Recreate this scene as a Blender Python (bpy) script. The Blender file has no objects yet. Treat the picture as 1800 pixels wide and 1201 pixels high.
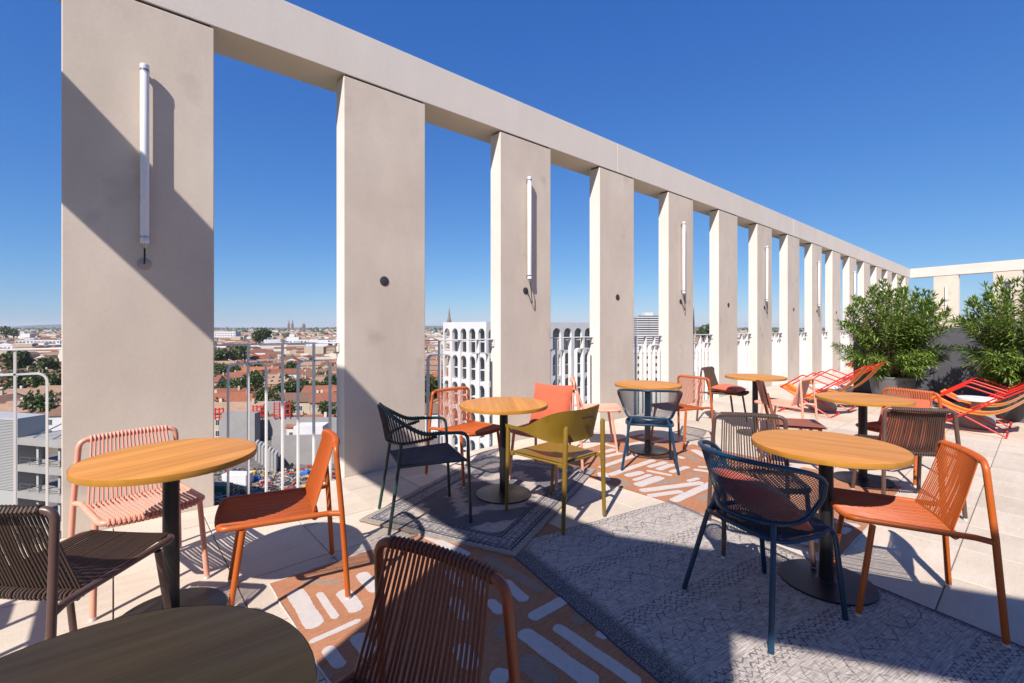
import bpy, bmesh, math, random
import numpy as np
from math import sin, cos, pi, radians as R, sqrt, atan2, tan
from mathutils import Vector
sc = bpy.context.scene
COL = sc.collection
random.seed(7)
# ------------------------------------------------------------ camera, world, sun, exposure
CAM_H = 1.38
YAW = R(40.85)                                  # camera looks along +Y turned 40.85 deg towards +X
cd = bpy.data.cameras.new('camera'); cam = bpy.data.objects.new('camera', cd); COL.objects.link(cam)
cam.location = (0, 0, CAM_H); cam.rotation_euler = (R(90), 0, -YAW)
cd.sensor_width = 36; cd.lens = 16.2; cd.shift_y = -25.5/1800
cd.clip_start = 0.05; cd.clip_end = 40000
sc.camera = cam
SUN_T = Vector((0.909, 0.422, -1.0)).normalized()   # direction the sunlight travels
w = bpy.data.worlds.new('World'); sc.world = w; w.use_nodes = True
wn = w.node_tree.nodes; wl = w.node_tree.links
bg = wn['Background']; sky = wn.new('ShaderNodeTexSky'); sky.sky_type = 'NISHITA'; sky.sun_disc = False
sky.sun_elevation = R(45); sky.sun_rotation = atan2(-SUN_T.x, -SUN_T.y)
sky.altitude = 0; sky.air_density = 1.0; sky.dust_density = 0.0; sky.ozone_density = 1.0
sp_ = wn.new('ShaderNodeSeparateColor'); cb_ = wn.new('ShaderNodeCombineColor')      # deep clear blue overhead, pale towards the horizon
wl.new(sky.outputs[0], sp_.inputs[0]); wl.new(cb_.outputs[0], bg.inputs['Color']); bg.inputs['Strength'].default_value = 0.113
for k_, (g_, t_) in enumerate(((1.065, .226), (.811, .555), (.494, 1.664))):
    p_ = wn.new('ShaderNodeMath'); p_.operation = 'POWER'; p_.inputs[1].default_value = g_; m_ = wn.new('ShaderNodeMath'); m_.operation = 'MULTIPLY'; m_.inputs[1].default_value = t_
    wl.new(sp_.outputs[k_], p_.inputs[0]); wl.new(p_.outputs[0], m_.inputs[0]); wl.new(m_.outputs[0], cb_.inputs[k_])
sd = bpy.data.lights.new('sun', 'SUN'); sun = bpy.data.objects.new('sun', sd); COL.objects.link(sun)
sd.energy = 5.0; sd.angle = R(0.53); sd.color = (1.0, 0.93, 0.87)
sun.rotation_euler = SUN_T.to_track_quat('-Z', 'Y').to_euler(); sun.location = (-6, -3, 9)
vs = sc.view_settings; vs.view_transform = 'Standard'; vs.look = 'None'; vs.gamma = 1; vs.exposure = 0.68
sc.cycles.use_denoising = True
sc.cycles.max_bounces = 8; sc.cycles.transparent_max_bounces = 8
FX, FY = sin(YAW), cos(YAW)                     # depth axis
def cw(px, d):
    """photo column and depth -> ground position"""
    r = (px-900)/810*d
    return (FY*r + FX*d, -FX*r + FY*d)
def at(px, py, z=0.0):
    d = 810*(CAM_H-z)/(py-575)
    return cw(px, d)
# ------------------------------------------------------------ mesh helpers
class MB:
    def __init__(s): s.v = []; s.f = []
    def add(s, v, f):
        n = len(s.v); s.v += [tuple(p) for p in v]; s.f += [tuple(i+n for i in q) for q in f]; return s
    def box(s, c, d, rz=0):
        x, y, z = d[0]/2, d[1]/2, d[2]/2; ca, sa = cos(rz), sin(rz); v = []
        for dz in (-z, z):
            for dx, dy in ((-x,-y),(x,-y),(x,y),(-x,y)):
                v.append((c[0]+dx*ca-dy*sa, c[1]+dx*sa+dy*ca, c[2]+dz))
        return s.add(v, [(0,3,2,1),(4,5,6,7),(0,1,5,4),(1,2,6,5),(2,3,7,6),(3,0,4,7)])
    def bb(s, x0, x1, y0, y1, z0, z1): return s.box(((x0+x1)/2,(y0+y1)/2,(z0+z1)/2),(x1-x0,y1-y0,z1-z0))
    def tube(s, path, r, n=8, closed=False, caps=True, flat=None):
        P = [Vector(p) for p in path]; m = len(P)
        if not hasattr(r, '__len__'): r = [r]*m
        T = []
        for i in range(m):
            if closed: t = P[(i+1)%m]-P[i-1]
            else: t = P[min(i+1,m-1)]-P[max(i-1,0)]
            T.append(t.normalized() if t.length > 1e-9 else Vector((0,0,1)))
        up = Vector((0,0,1)) if abs(T[0].z) < 0.9 else Vector((1,0,0))
        if flat: up = Vector(flat[2])
        N = (up - T[0]*up.dot(T[0])).normalized(); v = []
        for i in range(m):
            if i:
                N = N - T[i]*N.dot(T[i])
                N = N.normalized() if N.length > 1e-6 else Vector((1,0,0))
            if flat:
                u = Vector(flat[2]); u = (u - T[i]*u.dot(T[i])).normalized(); N = u
            B = T[i].cross(N)
            if flat:
                a, b = flat[0]/2, flat[1]/2
                for ca, cb in ((a,b),(-a,b),(-a,-b),(a,-b)): v.append(P[i]+N*ca+B*cb)
            else:
                for k in range(n):
                    an = 2*pi*k/n; v.append(P[i]+(N*cos(an)+B*sin(an))*r[i])
        if flat: n = 4
        f = []
        for i in range(m if closed else m-1):
            j = (i+1) % m
            for k in range(n):
                l = (k+1) % n; f.append((i*n+k, i*n+l, j*n+l, j*n+k))
        if caps and not closed:
            f.append(tuple(range(n-1,-1,-1))); f.append(tuple((m-1)*n+k for k in range(n)))
        return s.add(v, f)
    def lathe(s, prof, n=32, c=(0,0,0), axis='z'):
        v = []; m = len(prof)
        for r, z in prof:
            for k in range(n):
                a = 2*pi*k/n
                v.append((c[0]+r*cos(a), c[1]+r*sin(a), c[2]+z) if axis == 'z' else (c[0]+r*cos(a), c[1]-z, c[2]+r*sin(a)))
        f = [(i*n+k, i*n+(k+1)%n, (i+1)*n+(k+1)%n, (i+1)*n+k) for i in range(m-1) for k in range(n)]
        f.append(tuple(range(n-1,-1,-1))); f.append(tuple((m-1)*n+k for k in range(n)))
        return s.add(v, f)
    def prism(s, poly, z0, z1):
        n = len(poly); v = [(x,y,z0) for x,y in poly]+[(x,y,z1) for x,y in poly]
        f = [tuple(range(n-1,-1,-1)), tuple(range(n,2*n))]+[(i,(i+1)%n,n+(i+1)%n,n+i) for i in range(n)]
        return s.add(v, f)
    def grid(s, fn, nu, nv, wrap=False):
        v = [fn(i/(nu if wrap else nu-1), j/(nv-1)) for j in range(nv) for i in range(nu)]
        f = [(j*nu+i, j*nu+(i+1)%nu, (j+1)*nu+(i+1)%nu, (j+1)*nu+i) for j in range(nv-1) for i in range(nu if wrap else nu-1)]
        return s.add(v, f)
    def mesh(s, name, smooth=True, bevel=0, seg=2, ang=35):
        me = bpy.data.meshes.new(name); me.from_pydata(s.v, [], s.f)
        bm = bmesh.new(); bm.from_mesh(me)
        if bevel:
            bmesh.ops.bevel(bm, geom=list(bm.edges), offset=bevel, segments=seg, affect='EDGES', profile=0.5)
        bmesh.ops.recalc_face_normals(bm, faces=bm.faces); bm.to_mesh(me); bm.free()
        if smooth and not bevel:
            me.polygons.foreach_set('use_smooth', [True]*len(me.polygons)); me.set_sharp_from_angle(angle=R(ang))
        me.update(); return me
def obj(name, mesh, mat, parent=None, loc=(0,0,0), rz=0, **kw):
    me = mesh.mesh(name, **kw) if isinstance(mesh, MB) else mesh
    o = bpy.data.objects.new(name, me); COL.objects.link(o)
    if not me.materials: me.materials.append(None)
    o.material_slots[0].link = 'OBJECT'; o.material_slots[0].material = mat
    o.location = loc; o.rotation_euler = (0,0,rz)
    if parent: o.parent = parent
    return o
def tag(o, label=None, cat=None, group=None, kind=None):
    if label: o['label'] = label
    if cat: o['category'] = cat
    if group: o['group'] = group
    if kind: o['kind'] = kind
    return o
def thing(name, label, cat, loc=(0,0,0), rz=0, group=None):
    o = bpy.data.objects.new(name, None); COL.objects.link(o); o.location = loc; o.rotation_euler = (0,0,rz)
    o.empty_display_size = 0.1
    return tag(o, label, cat, group)
CACHE = {}
def cached(key, fn, **kw):
    if key not in CACHE: CACHE[key] = fn().mesh(str(key), **kw)
    return CACHE[key]
def fillet(pts, rad, n=5, closed=False):
    P = [Vector(p) for p in pts]; out = []; m = len(P)
    for i in range(m):
        if not closed and i in (0, m-1): out.append(P[i]); continue
        r = rad[i] if hasattr(rad, '__len__') else rad
        a, b, c = P[i-1], P[i], P[(i+1) % m]
        if r <= 0: out.append(b); continue
        u = (a-b).normalized(); v = (c-b).normalized(); cs = max(-1, min(1, u.dot(v))); th = math.acos(cs)
        if th > pi-0.02: out.append(b); continue
        t = min(r/tan(th/2), (a-b).length*0.49, (c-b).length*0.49)
        p, q = b+u*t, b+v*t
        for k in range(n+1):
            s = k/n; out.append(p*(1-s)**2 + b*2*s*(1-s) + q*s*s)
    return out
def lerp(a, b, t): return a+(b-a)*t
# ------------------------------------------------------------ materials
ALB = 0.79
def S(r, g, b):
    f = lambda c: (c/255/12.92 if c/255 <= 0.04045 else ((c/255+0.055)/1.055)**2.4)
    return (f(r)*ALB, f(g)*ALB, f(b)*ALB, 1)
class NT:
    def __init__(s, name):
        s.m = bpy.data.materials.new(name); s.m.use_nodes = True; s.t = s.m.node_tree
        s.b = s.t.nodes['Principled BSDF']
    def n(s, typ, **kw):
        x = s.t.nodes.new('ShaderNode'+typ)
        for k, v in kw.items(): setattr(x, k, v)
        return x
    def inp(s, node, i, v):
        if isinstance(v, bpy.types.NodeSocket): s.t.links.new(v, node.inputs[i])
        elif v is not None: node.inputs[i].default_value = v
    def ma(s, op, a, b=None, c=None, clamp=False):
        x = s.n('Math', operation=op, use_clamp=clamp); s.inp(x, 0, a); s.inp(x, 1, b); s.inp(x, 2, c); return x.outputs[0]
    def co(s, kind='Object'): return s.n('TexCoord').outputs[kind]
    def mapd(s, vec, scale=(1,1,1), rot=(0,0,0), loc=(0,0,0)):
        x = s.n('Mapping'); s.inp(x, 0, vec); x.inputs[1].default_value = loc; x.inputs[2].default_value = rot; x.inputs[3].default_value = scale; return x.outputs[0]
    def rnd(s, vec, k=37.0):
        oi = s.n('ObjectInfo').outputs['Random']; x = s.n('VectorMath', operation='ADD'); s.inp(x, 0, vec)
        y = s.ma('MULTIPLY', oi, k); c = s.n('CombineXYZ'); s.inp(c, 0, y); s.inp(c, 1, y); s.inp(c, 2, y); s.inp(x, 1, c.outputs[0]); return x.outputs[0]
    def noise(s, vec, scale, detail=4, rough=0.55, dist=0.0):
        x = s.n('TexNoise'); s.inp(x, 'Vector', vec); x.inputs['Scale'].default_value = scale; x.inputs['Detail'].default_value = detail
        x.inputs['Roughness'].default_value = rough; x.inputs['Distortion'].default_value = dist; return x.outputs['Fac']
    def ramp(s, v, lo, hi, a=0.0, b=1.0):
        x = s.n('MapRange'); s.inp(x, 0, v); x.inputs[1].default_value = lo; x.inputs[2].default_value = hi; x.inputs[3].default_value = a; x.inputs[4].default_value = b
        return x.outputs[0]
    def mix(s, f, a, b, blend='MIX'):
        x = s.n('Mix', data_type='RGBA', blend_type=blend); s.inp(x, 0, f); s.inp(x, 6, a); s.inp(x, 7, b); return x.outputs[2]
    def mul(s, col, f):
        """scale a colour by a scalar"""
        x = s.n('VectorMath', operation='SCALE'); s.inp(x, 0, col if isinstance(col, bpy.types.NodeSocket) else col[:3]); s.inp(x, 3, f); return x.outputs[0]
    def xyz(s, vec):
        x = s.n('SeparateXYZ'); s.inp(x, 0, vec); return x.outputs
    def bump(s, h, strength, dist=0.01):
        x = s.n('Bump'); s.inp(x, 'Height', h); x.inputs['Strength'].default_value = strength; x.inputs['Distance'].default_value = dist
        s.t.links.new(x.outputs[0], s.b.inputs['Normal'])
    def fin(s, col, rough=0.5, metal=0.0, spec=0.5):
        s.inp(s.b, 'Base Color', col); s.inp(s.b, 'Roughness', rough); s.inp(s.b, 'Metallic', metal); s.inp(s.b, 'Specular IOR Level', spec); return s.m
def M(name, col, rough=0.5, metal=0.0, var=0.08, scale=6, bump=0.0, bscale=60, bdist=0.004, spec=0.5, rv=0.1):
    t = NT(name); v = t.rnd(t.co()); nz = t.noise(v, scale, 5)
    c = t.mul(col, t.ramp(nz, 0.25, 0.75, 1-var, 1+var))
    if bump: t.bump(t.noise(v, bscale, 4), bump, bdist)
    return t.fin(c, t.ramp(nz, 0.3, 0.7, max(0, rough-rv), min(1, rough+rv)), metal, spec)
mt = {}
for nm, c, ro in (('orange', S(186,90,24), .42), ('orange_cord', S(180,84,24), .55), ('pink', S(234,164,138), .45), ('pink_cord', S(232,160,136), .55),
                  ('brown', S(92,68,60), .4), ('brown_cord', S(78,60,50), .6), ('rust', S(142,70,38), .42), ('rust_cord', S(116,58,40), .55),
                  ('blue', S(14,54,80), .36), ('green', S(34,62,56), .4), ('green_cord', S(38,44,38), .6), ('olive', S(132,103,28), .42),
                  ('plybrown', S(150,84,58), .45), ('red', S(214,38,22), .38)):
    mt[nm] = M('painted_'+nm if 'cord' not in nm else nm, c, ro, var=0.06, scale=9, bump=0.08, bscale=240, bdist=0.001)
mt['black'] = M('black_powder_coat', S(26,26,29), .42, var=.15, scale=4, bump=.15, bscale=300, bdist=.0006)
mt['glide'] = M('white_plastic', S(230,226,220), .5, var=.03)
mt['steel'] = M('brushed_steel', S(190,190,192), .3, metal=.9, var=.05)
mt['rail'] = M('rail_paint', S(230,226,220), .45, var=.05, scale=3)
mt['tubeglass'] = M('frosted_lamp_tube', S(238,238,240), .28, var=.02)
mt['disc'] = M('dark_plastic', S(62,58,60), .5, var=.1)
mt['discpale'] = M('pale_plastic', S(176,164,154), .5, var=.1)
mt['cable'] = M('black_rubber', S(30,28,28), .6)
mt['charcoal'] = M('charcoal_panel', S(80,80,86), .55, var=.1, scale=2.2, bump=.05, bscale=30)
mt['pot'] = M('grey_pot', S(104,103,106), .65, var=.12, scale=4, bump=.1, bscale=40)
mt['soil'] = M('soil', S(70,52,40), .95, var=.3, scale=20, bump=.6, bscale=60)
mt['navyseat'] = M('navy_fabric', S(40,46,62), .85, var=.1, scale=14, bump=.3, bscale=500, bdist=.001)
def fabric(name, col, tr=0.0):
    t = NT(name); v = t.co(); a = t.noise(v, 9, 4); w1 = t.noise(t.mapd(v, (900,60,900)), 1, 2); w2 = t.noise(t.mapd(v, (60,900,60)), 1, 2)
    wv = t.ma('ADD', w1, w2); c = t.mul(col, t.ma('MULTIPLY', t.ramp(a, .3, .7, .92, 1.08), t.ramp(wv, .7, 1.3, .9, 1.1)))
    t.bump(wv, .3, .0015); t.inp(t.b, 'Sheen Weight', .25); t.fin(c, .9, spec=.2)
    if tr:
        q = t.n('BsdfTranslucent'); t.inp(q, 0, c); mx = t.n('MixShader'); mx.inputs[0].default_value = tr
        t.t.links.new(t.b.outputs[0], mx.inputs[1]); t.t.links.new(q.outputs[0], mx.inputs[2]); t.t.links.new(mx.outputs[0], t.t.nodes['Material Output'].inputs[0])
    return t.m
mt['terracotta_fabric'] = fabric('terracotta_fabric', S(204,100,70))
mt['greyfabric'] = fabric('grey_fabric', S(158,148,146))
mt['whitefabric'] = fabric('white_fabric', S(232,226,222))
mt['sling'] = fabric('yellow_sling', S(255,190,10), .45)
mt['sling_orange'] = fabric('orange_sling', S(250,130,10), .45)
def wood():
    t = NT('oak_top'); v = t.rnd(t.co(), 11.0); p = t.mapd(v, (1.6, 34, 30)); g = t.noise(p, 1.0, 6, .62, .6)
    s = t.xyz(v); stave = t.ma('FLOOR', t.ma('MULTIPLY', s[1], 11)); wn_ = t.n('TexWhiteNoise', noise_dimensions='1D'); t.inp(wn_, 1, stave)
    fine = t.noise(t.mapd(v, (9, 380, 90)), 1, 2)
    c = t.mix(t.ramp(g, .3, .72), S(218,152,72), S(198,126,56)); c = t.mul(c, t.ramp(wn_.outputs[0], 0, 1, .86, 1.1))
    c = t.mul(c, t.ramp(fine, .35, .65, .93, 1.05)); t.bump(fine, .06, .001)
    return t.fin(c, t.ramp(g, .3, .7, .42, .56), spec=.35)
mt['wood'] = wood()
mt['woodedge'] = M('oak_edge', S(186,128,44), .45, var=.12, scale=16)
def concrete(name, col, warm, k=1.0):
    t = NT(name); v = t.rnd(t.co(), 53.0)
    big = t.noise(v, .9, 4, .6, .4); mid = t.noise(t.mapd(v, (1,1,.45)), 3.2, 5, .6); fine = t.noise(v, 42, 4); spots = t.noise(t.mapd(v,(1,1,1),loc=(5,3,1)), 2.3, 2, .5)
    c = t.mix(t.ramp(big, .32, .68), col, warm); c = t.mul(c, t.ramp(mid, .25, .75, 1-.085*k, 1+.07*k))
    c = t.mix(t.ramp(spots, .66, .8, 0, .38*k if k > .9 else .04), c, S(118,112,98)); c = t.mul(c, t.ramp(fine, .3, .7, .97, 1.03))
    pores = t.n('TexVoronoi'); t.inp(pores, 'Vector', v); pores.inputs['Scale'].default_value = 26
    c = t.mix(t.ramp(pores.outputs[0], .0, .07, .3, 0), c, S(120,108,98))
    t.bump(t.ma('ADD', fine, mid), .12, .003); return t.fin(c, .78, spec=.3)
mt['pillar'] = concrete('pillar_plaster', S(222,208,191), S(212,196,178), 1.0); mt['pillarsunlit'] = concrete('pillar_sunlit_side', S(232,224,214), S(224,212,200), .6)  # second tone is paler, imitating sun and bounce on the pillar sides
mt['beam'] = concrete('beam_concrete', S(226,216,204), S(221,210,197), .4)
def tile():
    t = NT('terrace_tile'); v = t.rnd(t.co(), 29.0); oi = t.n('ObjectInfo').outputs['Random']
    big = t.noise(v, 2.2, 4, .6); vein = t.noise(t.mapd(v, (2.4, 14, 2)), 1.6, 5, .62, .5); fine = t.noise(v, 190, 3, .7); f2 = t.noise(v, 70, 3, .6)
    c = t.mix(t.ramp(big, .3, .7), S(222,208,190), S(208,192,172)); c = t.mul(c, t.ramp(vein, .3, .7, .94, 1.05))
    c = t.mul(c, t.ramp(fine, .35, .65, .87, 1.08)); c = t.mul(c, t.ramp(oi, 0, 1, .88, 1.04))
    sp = t.n('TexVoronoi'); t.inp(sp, 'Vector', v); sp.inputs['Scale'].default_value = 95; c = t.mix(t.ramp(sp.outputs[0], .08, .26, .42, 0), c, S(150,134,118)); c = t.mix(t.ramp(f2, .6, .74, 0, .45), c, S(158,142,124)); t.bump(t.ma('ADD', fine, f2), .22, .002)
    return t.fin(c, .8, spec=.28)
mt['tile'] = tile()
mt['joint'] = M('joint_sand', S(150,138,124), .95, var=.2, scale=20)
# ------------------------------------------------------------ terrace floor of half-metre slabs
PX0, PITCH, PW, PD, YW = -0.257, 1.852, 0.845, 0.19, 4.195        # pillar row
ZB, ZT, BD = 3.705, 4.135, 0.411                                 # beam underside, top, depth
NP = 16
floor = obj('terrace_floor', MB().bb(-1.7, 30, -9, YW, -0.15, -0.012), mt['joint'], smooth=False); tag(floor, kind='structure', label='terrace floor of pale square stone slabs')
def slab_mb(w=.494, h=.012):
    return MB().bb(-w/2, w/2, -w/2, w/2, -.03, 0)
slab = cached('floor_slab', slab_mb, bevel=.0022, seg=1)
cells = []
for i in range(-3, 60):
    for j in range(-18, 8):
        x, y = .25+.5*i, .1+.5*j
        if y+.25 > YW+.02 or x > 29.5 or x < -1.35: continue
        d = FX*x+FY*y; r = FY*x-FX*y
        vis = d > .9 and abs(r/d) < 1.2 and y < YW
        cells.append((d if vis else 999+abs(d), x, y))
cells.sort(); rs = random.Random(3)
for d, x, y in cells[:300]:
    o = obj('floor_slab', slab, mt['tile'], floor, (x, y, rs.uniform(-.0012, .0012)))
mb = MB()
for d, x, y in cells[300:]: mb.bb(x-.247, x+.247, y-.247, y+.247, -.03, rs.uniform(-.001, .001))
o = obj('floor_slabs', mb, mt['tile'], floor, smooth=False); tag(o, kind='stuff')
strip = cached('edge_slab', lambda: MB().bb(-.247, .247, 0, YW-.004-3.853, -.03, 0), bevel=.0022, seg=1)
for i in range(-3, 22): obj('edge_slab', strip, mt['tile'], floor, (.25+.5*i, 3.853, rs.uniform(-.001, .001)))
mb = MB()
for i in range(22, 59): mb.bb(.003+.5*i, .497+.5*i, 3.853, YW-.004, -.03, 0)
o = obj('edge_slabs', mb, mt['tile'], floor, smooth=False); tag(o, kind='stuff')
mt['render_wall'] = M('facade_render', S(214,206,198), .85, var=.05, scale=.6, bump=.1, bscale=20)
body = obj('terrace_building', MB().bb(-1.75, 30.2, -14, 4.63, -29.5, -.16), mt['render_wall'], smooth=False)
tag(body, 'pale rendered block that carries the terrace', 'building')
# ------------------------------------------------------------ colonnade
def pillar_mb():
    m = MB().bb(0, PW, 0, PD, -.1, ZB-.022); return m
pil = cached('pillar_shaft', pillar_mb, bevel=.006, seg=2)
pil.materials.append(None); pil.materials.append(None)
pil.polygons.foreach_set('material_index', [0 if p.normal.y < -.5 else 1 for p in pil.polygons])
def sunlit_sides(o):
    o.material_slots[1].link = 'OBJECT'; o.material_slots[1].material = mt['pillarsunlit']; return o  # side faces get the colour lightened to look sunlit
neck = cached('pillar_neck', lambda: MB().bb(.02, PW-.02, .015, PD-.015, ZB-.03, ZB))
ordn = ['first','second','third','fourth','fifth','sixth','seventh','eighth','ninth','tenth','eleventh','twelfth','thirteenth','fourteenth','fifteenth','sixteenth']
def pillar(name, label, loc, rz=0, group='pillars of the terrace colonnade'):
    t = thing(name, label, 'pillar', loc, rz, group)
    sunlit_sides(obj('shaft', pil, mt['pillar'], t)); obj('joint_recess', neck, mt['disc'], t); return t
for k in range(NP):
    ex = {0:'wide pale concrete pillar nearest the left edge, crossed by a diagonal shadow', 1:'second pale pillar from the left, bare but for one dark round plate', 2:'third pale pillar from the left, with a white tube lamp'}.get(k, '%s pale pillar from the left in the long colonnade'%ordn[k])
    pillar('concrete_pillar', ex, (PX0+k*PITCH, YW, 0))
pillar('concrete_pillar', 'pale corner pillar just outside the left edge of view', (PX0-PITCH, YW, 0))
def beam_seg(name, label, a, b, rz_, L, loc):
    t = obj(name, MB().bb(0, L-.006, 0, BD, ZB, ZT), mt['beam'], None, loc, rz_, bevel=.003, seg=1)
    return tag(t, label, 'beam', 'beam segments of the colonnade')
joints = [-1.645] + [PX0+PITCH*k+PW/2 for k in (3, 7, 11)] + [28.55]
bl = ['nearest concrete beam segment over the first four pillars', 'second concrete beam segment over the middle pillars', 'third concrete beam segment further along the colonnade', 'farthest concrete beam segment reaching the back corner']
for i in range(4): beam_seg('concrete_beam', bl[i], 0, 0, 0, joints[i+1]-joints[i], (joints[i], YW, 0))
# far return, turned ten degrees
FC = Vector((28.56, YW-.012, 0)); FD = Vector((-.181, -.983, 0)); frz = atan2(FD.y, FD.x)
beam_seg('concrete_beam', 'white concrete beam across the far end of the terrace', 0, 0, frz, 14, FC)
for i, t0 in enumerate((.86, 2.80, 4.74, 6.68, 8.62)):
    p = FC + FD*t0
    pillar('concrete_pillar', '%s white pillar of the far end row, counted from the corner' % ordn[i], p, frz, 'pillars of the far end row')
# near return behind the viewer: it throws the band of shade over the rugs
tag(obj('concrete_beam', MB().bb(0, 4.40, 0, BD, ZB+.004, ZT-.004), mt['beam'], None, (-1.645, YW-.01, 0), -pi/2, bevel=.008), 'concrete beam on the side row left of the viewer', 'beam', 'beam segments of the colonnade')
ND = Vector((.486, -.874, 0)); nrz = atan2(ND.y, ND.x); NPT = Vector((-1.236, .10, 0))
NN = Vector((-ND.y, ND.x, 0))          # left of travel -> inner side (+x)
def beam2(L):
    # inner face along NPT+t*ND, body towards the outside
    t = obj('concrete_beam', MB().bb(0, L, -BD, 0, ZB, ZT), mt['beam'], None, NPT, nrz, bevel=.008, seg=2)
    return tag(t, 'concrete beam on the angled row behind the viewer', 'beam', 'beam segments of the colonnade')
beam2(9)
def wallpillar(label, c, w, rz):
    t = thing('concrete_pillar', label, 'pillar', c, rz, 'pillars behind the viewer')
    obj('shaft', MB().bb(0, w, -BD+.02, -.0, -.1, ZB+.02), mt['pillar'], t, bevel=.006); return t
wallpillar('pale corner pillar of the angled row behind the viewer', NPT + ND*.0 - NN*.01, .64, nrz)
wallpillar('pale pillar of the angled row behind the viewer', NPT + ND*1.50 - NN*.01, .85, nrz)
wallpillar('farther pale pillar of the angled row behind the viewer', NPT + ND*3.35 - NN*.01, .85, nrz)
t = thing('concrete_pillar', 'pale pillar at the bend of the side row left of the viewer', 'pillar', (-1.645, -.06, 0), 0, 'pillars behind the viewer')
obj('shaft', MB().bb(0, BD-.015, 0, .96, -.1, ZB+.02), mt['pillar'], t, bevel=.006)
# ------------------------------------------------------------ railings of upright flat bars and hoops
YR = 4.335-YW
def hoop_mb(w=.28):
    m = MB(); path = fillet([(-w/2,YR,-.16),(-w/2,YR,1.075),(w/2,YR,1.075),(w/2,YR,-.16)], [0,.06,.06,0], 7)
    return m.tube(path, 0, flat=(.05,.011,(0,1,0)))
barm = cached('railing_bar', lambda: MB().bb(-.0055,.0055,YR-.025,YR+.025,-.16,1.228), smooth=False); hoopm = cached('railing_hoop', hoop_mb)
endm = cached('railing_bracket', lambda: MB().bb(-.006,.006,YR-.03,YR+.03,1.15,1.228).bb(-.012,.012,YR-.02,YR+.02,1.17,1.20), smooth=False)
def railing(label, loc, rz, Wd, group, bars=(.26,.523,.785), hoops=(.255,.79)):
    t = thing('railing', label, 'railing', loc, rz, group)
    obj('top_rail', cached(('top_rail',round(Wd,3)), lambda: MB().bb(.004, Wd-.004, YR-.03, YR+.03, 1.228, 1.24), bevel=.003, seg=1), mt['rail'], t)
    for b in bars: obj('bar', barm, mt['rail'], t, (b,0,0))
    for h in hoops: obj('hoop', hoopm, mt['rail'], t, (h,0,0))
    for e in (.012, Wd-.012): obj('end_bracket', endm, mt['rail'], t, (e,0,0))
    return t
GAP = PITCH-PW
for k in range(-1, NP-1):
    lab = 'white bar railing left of the first pillar' if k < 0 else 'white bar railing between the %s and %s pillars' % (ordn[k], ordn[k+1])
    railing(lab, (PX0+PW+k*PITCH, YW, 0), 0, GAP, 'railings between the pillars')
railing('white bar railing on the side row left of the viewer', (-1.236, .92, 0), pi/2, 2.42, 'railings between the pillars', bars=[.14+.268*i for i in range(9)], hoops=[.2775+.536*i for i in range(4)])
# ------------------------------------------------------------ tube lamps and round plates on the pillars
LZ0, LZ1 = 1.968, 3.228
def lampmesh():
    c = (0,-.050,0)
    return {'tube': cached('lamp_tube', lambda: MB().lathe([(.0255,LZ0+.06),(.0262,LZ0+.062),(.0262,LZ1-.06),(.0255,LZ1-.058)], 20, c)),
            'cap': cached('lamp_cap', lambda: MB().lathe([(.02,0),(.027,.004),(.0275,.03),(.0262,.034),(.0262,.046),(.0275,.05),(.0275,.06)], 20)),
            'band': cached('lamp_band', lambda: MB().lathe([(.0284,0),(.0284,.016)], 20)),
            'clip': cached('lamp_clip', lambda: MB().bb(-.012,.012,-.045,.0,-.012,.012))}
lm = lampmesh()
def lamp(label, loc, rz=0, cable=True, pale=False):
    t = thing('tube_lamp', label, 'wall lamp', loc, rz, 'tube lamps on the pillars')
    obj('tube', lm['tube'], mt['tubeglass'], t)
    for z, fl in ((LZ0, 0), (LZ1, 1)):
        c = obj('end_cap', lm['cap'], mt['tubeglass'], t, (0,-.050,z)); 
        if fl: c.scale = (1,1,-1)
        obj('metal_band', lm['band'], mt['steel'], t, (0,-.050, z+.036 if not fl else z-.052)); obj('bracket', lm['clip'], mt['steel'], t, (0,0,z+(.044 if not fl else -.044)))
    obj('cable_gland', cached('gland', lambda: MB().lathe([(.012,-.035),(.014,-.03),(.014,0)], 12)), mt['steel'], t, (0,-.050,LZ0))
    obj('junction_plate', cached('plate', lambda: MB().lathe([(.042,0),(.042,.004),(.038,.006)], 24, axis='y')), mt['discpale' if pale else 'disc'], t, (0 if pale else -.022, 0, 1.828))
    if pale: p = [(0,-.050,LZ0-.02),(0,-.050,1.90),(0,-.05,1.86),(0,-.012,1.83)]
    else: p = [(0,-.050,LZ0-.02),(.012,-.06,1.86),(.045,-.045,1.72),(.06,-.035,1.665),(.04,-.03,1.70),(0,-.02,1.80),(-.02,-.012,1.828)]
    pth = fillet(p, .03, 4)
    obj('cable', cached(('lampcable',pale), lambda: MB().tube(pth, .0055, 6)), mt['cable'], t)
for k in range(0, NP-1, 2):
    lamp('white tube lamp on the %s pillar from the left' % ordn[k], (PX0+k*PITCH+PW/2, YW-.001, 0), pale=(k == 0))
lamp('white tube lamp on a far end pillar above the shrubs', tuple(FC+FD*1.3+Vector((-.001,0,0))), frz)
for k in range(1, 10, 2):
    o = obj('wall_plate', cached('wplate', lambda: MB().lathe([(.046,0),(.046,.003),(.043,.0045)], 28, axis='y')), mt['disc'], None, (PX0+k*PITCH+PW/2+(.0 if k > 1 else -.03), YW-.001, 1.826))
    tag(o, 'dark round cover plate on the %s pillar from the left' % ordn[k], 'cover plate', 'round plates on the pillars')
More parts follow.
